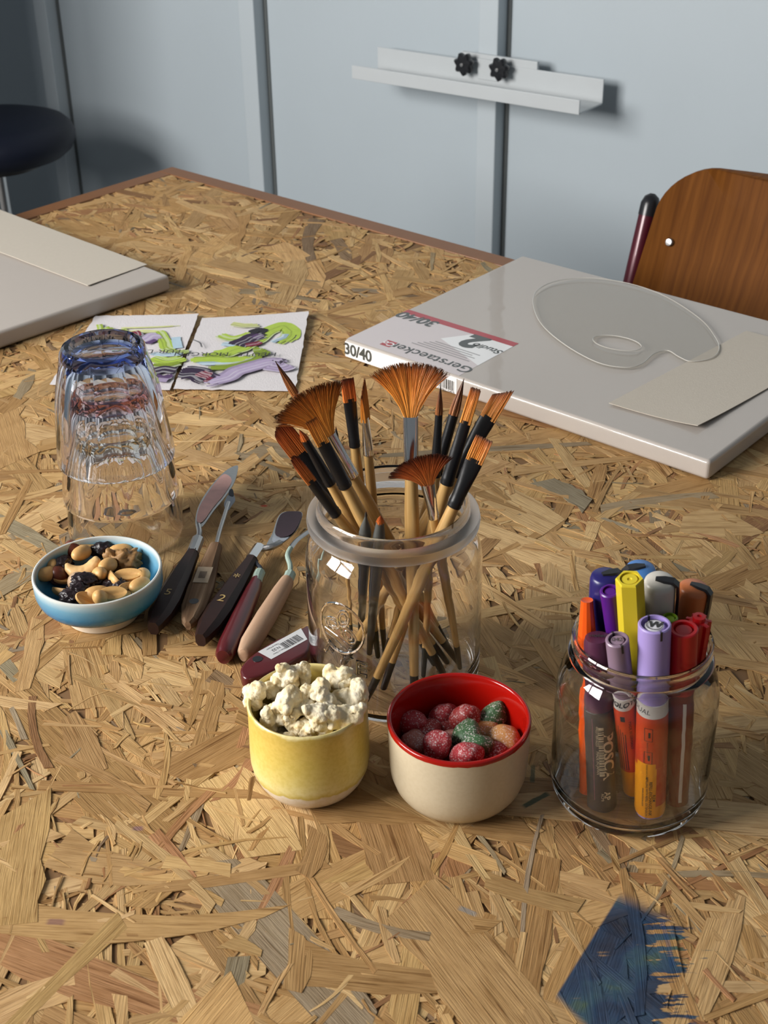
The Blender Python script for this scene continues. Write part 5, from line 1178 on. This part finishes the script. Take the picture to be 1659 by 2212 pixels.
# plum with black barrel and barcode
t, Ln = marker('plum capped marker with a black barrel and barcode at the jar front', (0.1227, 0.5898, 0.0072), (0.114, 0.6001, 0.1183)); r = 0.0082
bar = seg(t, 'barrel', cyl(r, 0, Ln * 0.60), P['charcoal']); seg(t, 'collar', [(0, Ln * .60), (r * 0.98, Ln * .60), (r * 0.98, Ln * .66), (r * .9, Ln * .68), (0, Ln * .68)], P['plum'])
cap = seg(t, 'cap', [(0, Ln * .68), (r * 0.95, Ln * .68), (r * 0.98, Ln * 0.74), (r * 0.90, Ln - 0.004), (r * 0.80, Ln - 0.0008), (0, Ln)], P['plum'], 36, 40)
flat_text('cap_lettering', 'violet', 0.0042, M['ink'], Matrix.Translation((0, 0, Ln + 0.0003)) @ Matrix.Rotation(PI / 2, 4, 'Z'), cap, bold=0.02)
pr = plast('cream_print', S(196, 180, 150), 0.5)
wrap_rect(bar, 'barcode_patch', r, 0.00, 0.34, Ln * 0.23, Ln * 0.52, pr)
z = Ln * 0.24; rb = random.Random(4); vf = ([], [])
while z < Ln * 0.51:
    h = rb.choice((0.0003, 0.0003, 0.0006, 0.0009))
    add(vf, ([((r + .00018) * math.cos(a), (r + .00018) * math.sin(a), q) for a in (0.0, 0.17, 0.34) for q in (z, z + h)], [(0, 2, 3, 1), (2, 4, 5, 3)])); z += h + rb.choice((0.0003, 0.0005, 0.0008))
mesh_obj('barcode', *vf, M['ink'], bar, smooth=False)
wrap(bar, 'printed_name', 'POSCA', 0.0098, r, 0.62, Ln * 0.345, pr, 'down', bold=0.03, shear=0.1)
wrap(bar, 'printed_origin', 'MADE IN JAPAN', 0.0022, r, -0.10, Ln * 0.31, pr, 'down'); wrap(bar, 'printed_code', '4902778916223', 0.0020, r, -0.10, Ln * 0.47, pr, 'down')
wrap(bar, 'printed_seal', 'AP', 0.0048, r, 0.46, Ln * 0.105, pr, 'down', bold=0.02); wrap(bar, 'printed_seal_text', 'ACMI', 0.0022, r, 0.14, Ln * 0.10, pr, 'down')
wrap_rect(bar, 'pink_line', r, -0.42, -0.39, Ln * 0.08, Ln * 0.57, plast('pink_line', S(150, 90, 110)))
# two refill markers: mauve and lavender
def refill_marker(label, B, T, r, cm, fr, name):
    t, Ln = marker(label, B, T); z1, z2, z3 = Ln * fr[0], Ln * fr[1], Ln * fr[2]
    seg(t, 'end_plug', cyl(r * 0.88, 0, 0.004, 0.001), cm); lo = seg(t, 'barrel_lower', [(0, .003), (r * .97, .003), (r, .0045), (r, z1), (0, z1)], P['amber']); up = seg(t, 'barrel_upper', [(0, z1), (r, z1), (r, z2), (0, z2)], P['body'])
    bd = seg(t, 'white_band', [(0, z2), (r * 1.005, z2), (r * 1.005, z3), (0, z3)], P['band'])
    seg(t, 'collar', [(0, z3), (r * 0.94, z3), (r * 0.94, z3 + 0.005), (0, z3 + 0.005)], cm)
    cup_top(t, r * 1.0, z3 + 0.004, Ln, cm, 0.0035, 0.0015, disc=P['disc'] if name == 'w' else None, notch=1)
    return t, Ln, lo, up, bd, z1, z2, z3
r = 0.0086
t, Ln, lo, up, bd, z1, z2, z3 = refill_marker('lavender capped marker with an orange and amber barrel, nearest the front', (0.1487, 0.5835, 0.0073), (0.1399, 0.5818, 0.1389), r, P['lav'], (0.30, 0.565, 0.625), 'w')
flat_text('cap_logo', 'W', 0.0068, M['ink'], Matrix.Translation((0, 0, Ln - 0.0006)) @ Matrix.Rotation(PI / 2, 4, 'Z'), t, bold=0.05, shear=0.2)
rg = [((r * 0.50) * math.cos(2 * PI * k / 32), (r * 0.50) * math.sin(2 * PI * k / 32), Ln - 0.0006) for k in range(32)]
mesh_obj('logo_ring', *tube(rg + rg[:2], 0.00018, 5, False), M['ink'], t)
wrap_rect(up, 'amber_curve', r, -0.95, 0.35, z1, z1 + 0.0036, P['amber']); wrap_rect(lo, 'orange_panel', r, 0.42, 1.5, z1 - 0.028, z1, P['body'])
wrap(bd, 'printed_band_text', 'DUAL', 0.0042, r * 1.005, -0.72, (z2 + z3) / 2, M['ink'], 'h', shear=0.2)
for zz in (z2 - 0.011, z2 - 0.027):
    for (a0, a1, q0, q1) in ((-0.42, 0.12, zz + 0.0042, zz + 0.0045), (-0.42, 0.12, zz - 0.0045, zz - 0.0042), (-0.42, -0.38, zz - 0.0045, zz + 0.0045), (0.08, 0.12, zz - 0.0045, zz + 0.0045), (-0.16, -0.02, zz - 0.002, zz + 0.002)): wrap_rect(up, 'pictogram', r, a0, a1, q0, q1, M['ink'], n=4)
    wrap(up, 'pictogram_caption', 'SHAKE AND PUMP', 0.0013, r, -0.20, zz - 0.0105, M['ink'], 'down')
for s, a, sz in (('R.E.M.', 0.28, 0.0022), ('REFILL-EXCHANGE-INK', 0.06, 0.0024), ('REFILLING WITH REFILL EXTENSION 2x', -0.18, 0.0018), ('www.molotow.com', -0.42, 0.0017)): wrap(lo, 'printed_line', s, sz, r, a, z1 * 0.45, M['ink'], 'down', bold=0.01)
r = 0.0062
t, Ln, lo, up, bd, z1, z2, z3 = refill_marker('mauve capped marker with a thinner orange barrel, left of the lavender one', (0.1425, 0.5996, 0.0069), (0.1212, 0.5825, 0.129), r, P['mauve'], (0.20, 0.60, 0.66), 'm')
wrap(bd, 'printed_name', 'MOLOTOW', 0.0044, r * 1.005, 0.35, (z2 + z3) / 2, M['ink'], 'h', bold=0.03, shear=0.25)
flat_text('cap_number', '042', 0.0038, M['ink'], Matrix.Translation((0, 0, Ln - 0.0005)) @ Matrix.Rotation(PI / 2, 4, 'Z'), t)
wrap(up, 'printed_origin', 'MADE IN GERMANY', 0.0024, r, 0.45, (z1 + z2) / 2 + 0.006, M['ink'], 'down')
for k in range(4): wrap_rect(up, 'small_print', r, -0.7 + k * 0.2, -0.63 + k * 0.2, z1 + 0.002, z2 - 0.012 - 0.002 * k, M['ink'], n=2)
wrap_rect(up, 'print_square', r, -0.35, 0.05, z2 - 0.008, z2 - 0.004, M['ink'], n=4)
# red
r = 0.0076; t, Ln = marker('thick red marker with a dark red barrel and white stripe', (0.1656, 0.594, 0.0071), (0.1564, 0.5855, 0.133))
bar = seg(t, 'barrel', cyl(r * 0.97, 0, Ln * 0.66), P['dred']); cup_top(t, r, Ln * 0.66, Ln, P['red'], 0.003, 0.0022); wrap_rect(bar, 'white_stripe', r * 0.97, 0.25, 0.50, 0.004, Ln * 0.62, P['band'])
# fluted red
r = 0.0056; t, Ln = marker('bright red pen with a fluted cap at the right of the jar', (0.1680, 0.6060, 0.0068), (0.1670, 0.5970, 0.1309))
seg(t, 'barrel', cyl(r * 0.8, 0, Ln * 0.66), P['red'])
cap = seg(t, 'cap', [(0, Ln * .66), (r * 0.8, Ln * .66), (r * 0.95, Ln * .72), (r * 1.05, Ln - 0.004), (r * 1.05, Ln - 0.0016), (r * 0.6, Ln - 0.001), (0, Ln - 0.001)], P['red'], 72, 30, lambda k, rr, z, a: rr * (1 + (0.16 * (1 if math.cos(7 * a) > 0.1 else -1) if rr > 0.0045 else 0)))
mesh_obj('cap_button', *lathe([(0, Ln - 0.001), (r * 0.62, Ln - 0.001), (r * 0.6, Ln + 0.0016), (r * 0.22, Ln + 0.0018), (r * 0.18, Ln + 0.0010), (0, Ln + 0.0010)], 24), P['red'], cap)

# ------------------------------------------------------------------ palette knives
umber = mat('dark_lacquered_wood', S(44, 26, 22), 0.45, spec=0.3, coat=0.05, noise_amt=0.3, noise_scale=120)
worn = wood_mat('worn_grey_wood', S(96, 72, 54), S(128, 100, 76), S(160, 134, 108), axis=1, scale=1.0, rough=0.7, coat=0.0)
bare = wood_mat('bare_beech', S(160, 128, 102), S(174, 142, 116), S(186, 154, 128), axis=1, scale=0.8, rough=0.65, coat=0.0)
mar_w = mat('maroon_lacquered_wood', S(84, 22, 26), 0.3, coat=0.4, noise_amt=0.15, noise_scale=80)
gold = mat('gold_stamp', S(190, 160, 100), 0.5)
pinkp = mat('dried_pink_paint', S(212, 164, 154), 0.6, noise_amt=0.18, noise_scale=150)
plump = mat('dried_plum_paint', S(56, 38, 46), 0.6, noise_amt=0.25, noise_scale=150)
greyp = mat('dried_grey_paint', S(150, 156, 164), 0.6, noise_amt=0.2, noise_scale=150)
tealp = mat('dried_pale_green_paint', S(150, 168, 156), 0.6, noise_amt=0.2, noise_scale=200)
darkp = mat('dried_dark_paint', S(40, 44, 54), 0.6, noise_amt=0.3, noise_scale=200)
def knife(label, butt, fer, zc=0.0085):
    A, B = onz(*butt, zc), onz(*fer, zc + 0.001); d = (B - A); Ln = d.length
    yaw = math.atan2(-d.x, d.y)
    t = thing('palette_knife', label, 'palette knife', (A.x, A.y, 0), 'palette knives on the table', rot=(0, 0, yaw)); return t, Ln, zc
def khandle(t, Ln, zc, widths, thick, m, facets=True, round_=False):
    """widths: list of (fraction, width); lies along +Y"""
    secs = []
    for fr_, w in widths:
        h = thick * (0.55 + 0.45 * min(1, w / max(q[1] for q in widths))); n = 20 if round_ else 8
        if round_: secs.append([Vector((w / 2 * math.cos(2 * PI * k / n), fr_ * Ln, zc + h / 2 * math.sin(2 * PI * k / n))) for k in range(n)])
        else:
            a, b = w / 2, h / 2; pts = [(a, b * .42), (a * .55, b), (-a * .55, b), (-a, b * .42), (-a, -b * .42), (-a * .55, -b), (a * .55, -b), (a, -b * .42)]
            secs.append([Vector((x, fr_ * Ln, zc + z)) for x, z in pts])
    return mesh_obj('handle', *loft(secs), m, t, angle=60 if round_ else 22)
def loc_px(t, px, z):
    p = onz(*px, z); q = Matrix.Rotation(-t.rotation_euler[2], 4, 'Z') @ (p - t.location); return Vector((q.x, q.y, z))
def blade(t, name, pxs, z, m, th=0.0007, slope=None):
    P_ = [loc_px(t, q, z) for q in pxs]; P_ = catmull(P_, 4)
    v, f = prism([(p.x, p.y) for p in P_], z - th, z)
    ys = [p.y for p in P_]; y0, y1 = min(ys), max(ys)
    if slope: v = [(x, y, zz + slope * (y - y0) / (y1 - y0)) for x, y, zz in v]
    return mesh_obj(name, v, f, m, t, angle=30)
def neck(t, pxz, radii, m, flat=1.0, name='neck'):
    return mesh_obj(name, *tube(catmull([loc_px(t, (x, y), z) for x, y, z in pxz], 4, False), radii if not hasattr(radii, '__len__') else radii, 10, True, flat, (0, 0, 1)), m, t)
FW = [(0.0, 0.0075), (0.03, 0.010), (0.16, 0.0165), (0.34, 0.0185), (0.62, 0.0155), (0.9, 0.0105), (1.0, 0.0088)]
t, Ln, zc = knife('palette knife with dark handle stamped 5 and pink painted blade', (331, 1358), (417, 1193))
khandle(t, Ln, zc, FW, 0.0135, umber)
mesh_obj('stamped_number', *xf(text_vf('5', 0.0105, bold=0.0), Matrix.Translation((0.0005, Ln * 0.36, zc + 0.0070))), gold, t, smooth=False)
neck(t, [(416, 1196, 0.0095), (424, 1176, 0.0098), (428, 1166, 0.0098)], 0.0048, M['steel'], name='ferrule'); neck(t, [(427, 1168, 0.0098), (431, 1150, 0.013), (428, 1134, 0.014)], 0.0022, M['steel'])
blade(t, 'blade', [(424, 1140), (422, 1120), (428, 1092), (443, 1062), (466, 1030), (490, 1006), (511, 996), (513, 1006), (506, 1034), (488, 1066), (462, 1100), (438, 1136)], 0.0135, M['steel'], slope=-0.004)
blade(t, 'dried_paint', [(425, 1124), (430, 1094), (446, 1064), (466, 1034), (484, 1016), (500, 1030), (486, 1060), (460, 1094), (438, 1126)], 0.0138, pinkp, 0.0002, slope=-0.0034)
t, Ln, zc = knife('palette knife with worn greyish handle and a hanging hole', (406, 1352), (466, 1178), 0.0075)
hd = khandle(t, Ln, zc, [(0.0, 0.004), (0.05, 0.011), (0.2, 0.0175), (0.45, 0.0185), (0.75, 0.013), (1.0, 0.0095)], 0.0105, worn)
mesh_obj('worn_sticker', *quad(-0.0055, 0.0055, Ln * .44, Ln * .64, zc + 0.0057), mat('worn_sticker', S(168, 148, 124), .7, noise_amt=.2, noise_scale=300), t, smooth=False)
mesh_obj('sticker_print', *quad(-0.0028, 0.0022, Ln * .50, Ln * .58, zc + 0.0059), mat('faded_print', S(110, 92, 76), .8, noise_amt=.3, noise_scale=600), t, smooth=False)
mesh_obj('hanging_hole', *xf(lathe([(0, 0), (0.0034, 0), (0.0034, 0.0003), (0, 0.0003)], 20), Matrix.Translation((0, Ln * .22, zc + 0.0049))), M['black'], t)
neck(t, [(466, 1182, 0.009), (474, 1150, 0.010), (484, 1118, 0.011), (494, 1086, 0.012)], 0.0018, M['steel'])
blade(t, 'blade', [(484, 1092), (488, 1076), (494, 1068), (504, 1068), (508, 1080), (500, 1092), (492, 1102)], 0.0125, greyp)
blade(t, 'dark_tip', [(494, 1068), (496, 1058), (502, 1056), (505, 1066), (503, 1072)], 0.0128, darkp)
t, Ln, zc = knife('palette knife with dark handle stamped 2 and plum spade blade', (433, 1383), (545, 1207))
khandle(t, Ln, zc, [(a, b * .98) for a, b in FW], 0.0135, umber)
mesh_obj('stamped_number', *xf(text_vf('2', 0.0115), Matrix.Translation((0.0, Ln * 0.40, zc + 0.0070))), gold, t, smooth=False)
flat_text('stamped_star', '*', 0.012, gold, Matrix.Translation((0, Ln * 0.67, zc + 0.0066)), t)
neck(t, [(544, 1209, 0.0095), (554, 1194, 0.0098), (561, 1184, 0.0098)], 0.0050, M['silver'], name='ferrule'); neck(t, [(560, 1185, 0.010), (575, 1184, 0.0115), (590, 1180, 0.013), (606, 1172, 0.013)], 0.0024, M['steel'])
blade(t, 'blade', [(576, 1178), (588, 1150), (600, 1112), (612, 1100), (634, 1097), (652, 1100), (650, 1118), (640, 1142), (622, 1162), (600, 1178)], 0.0135, M['steel'], slope=-0.003)
blade(t, 'dried_paint', [(594, 1150), (602, 1114), (614, 1101), (634, 1098), (651, 1101), (649, 1118), (638, 1142), (624, 1156), (606, 1160)], 0.0138, plump, 0.0002, slope=-0.0026)
blade(t, 'grey_smear', [(588, 1166), (594, 1150), (606, 1160), (624, 1156), (614, 1168), (600, 1176)], 0.01365, greyp, 0.0002, slope=-0.001)
t, Ln, zc = knife('short palette knife with a maroon handle beside the one stamped 2', (482, 1420), (555, 1254), 0.007)
khandle(t, Ln, zc, [(0.0, 0.009), (0.03, 0.0125), (0.15, 0.0148), (0.5, 0.0142), (0.85, 0.0115), (1.0, 0.0085)], 0.0135, mar_w, round_=True)
neck(t, [(554, 1258, 0.0085), (558, 1244, 0.0085), (562, 1236, 0.0085)], 0.0040, tealp, name='ferrule'); neck(t, [(560, 1240, 0.009), (563, 1228, 0.010), (556, 1220, 0.010), (552, 1212, 0.009)], 0.0016, darkp)
t, Ln, zc = knife('palette knife with a bare beech handle next to the brush jar', (525, 1416), (620, 1254), 0.007)
khandle(t, Ln, zc, [(0.0, 0.006), (0.02, 0.0095), (0.15, 0.0145), (0.5, 0.0150), (0.85, 0.0125), (1.0, 0.0100)], 0.0138, bare, round_=True)
neck(t, [(618, 1257, 0.0085), (624, 1248, 0.0085), (627, 1240, 0.0085)], 0.0042, tealp, name='ferrule'); neck(t, [(626, 1242, 0.009), (627, 1222, 0.011), (621, 1200, 0.013), (628, 1184, 0.013)], 0.0019, tealp)
neck(t, [(626, 1186, 0.013), (640, 1168, 0.0125), (658, 1154, 0.012), (676, 1142, 0.0115)], [0.0022] * 13, M['steel'], 0.35, name='blade')
# flat maroon handle with price label, lying partly behind the jar
ol = [(519, 1452), (524, 1436), (548, 1412), (596, 1382), (640, 1364), (668, 1352)]
lo_ = [(668, 1402), (640, 1424), (598, 1446), (556, 1462), (530, 1466)]
t = thing('palette_knife', 'palette knife with a flat maroon handle and a white price label', 'palette knife', (onz(600, 1420).x, onz(600, 1420).y, 0), 'palette knives on the table', rot=(0, 0, 0))
pts = catmull([onz(*q, 0.011) - t.location for q in ol + lo_], 3)
mesh_obj('handle', *prism([(p.x, p.y) for p in pts], 0.0015, 0.0115, 0.0018, 3), mar_w, t, angle=50)
mesh_obj('hanging_hole', *xf(lathe([(0, 0), (0.0033, 0), (0.0033, 0.0003), (0, 0.0003)], 20), Matrix.Translation(onz(556, 1424, 0.0115) - t.location)), M['black'], t)
st_m = mat('white_sticker', S(205, 205, 205), 0.4)
q4 = [onz(*q, 0.0117) - t.location for q in ((557, 1408), (586, 1424), (664, 1381), (650, 1357))]
stk = mesh_obj('price_label', q4, [(0, 1, 2, 3)], st_m, t, smooth=False)
ex = (q4[2] - q4[1]).normalized(); ey = Vector((-ex.y, ex.x, 0)); og = q4[1]; wid = (q4[0] - q4[1]).dot(ey); lnn = (q4[2] - q4[1]).length
LM = Matrix(((ex.x, ey.x, 0, og.x), (ex.y, ey.y, 0, og.y), (0, 0, 1, 0.01185), (0, 0, 0, 1)))
LMr = LM @ Matrix.Translation((0, 0, 0)); vf = ([], []); x = lnn * 0.46; rb = random.Random(6)
while x < lnn * 0.93:
    w = rb.choice((0.0003, 0.0003, 0.0006, 0.0008)); add(vf, quad(x, x + w, wid * 0.15, wid * 0.72, 0)); x += w + rb.choice((0.0003, 0.0005, 0.0007))
mesh_obj('barcode', *xf(vf, LMr), M['ink'], stk, smooth=False)
for s, fx, fy, sz in (('N.22', 0.30, 0.52, 0.0034), ('Made in China', 0.30, 0.24, 0.0018), ('Tinte & Papier', 0.30, 0.80, 0.0018)):
    flat_text('label_print', s, sz, M['ink'], LMr @ Matrix.Translation((lnn * fx, wid * fy, 0)) @ Matrix.Rotation(PI, 4, 'Z'), stk)
neck(t, [(664, 1378, 0.007), (700, 1358, 0.006), (720, 1346, 0.005)], 0.0030, M['steel']) if False else None
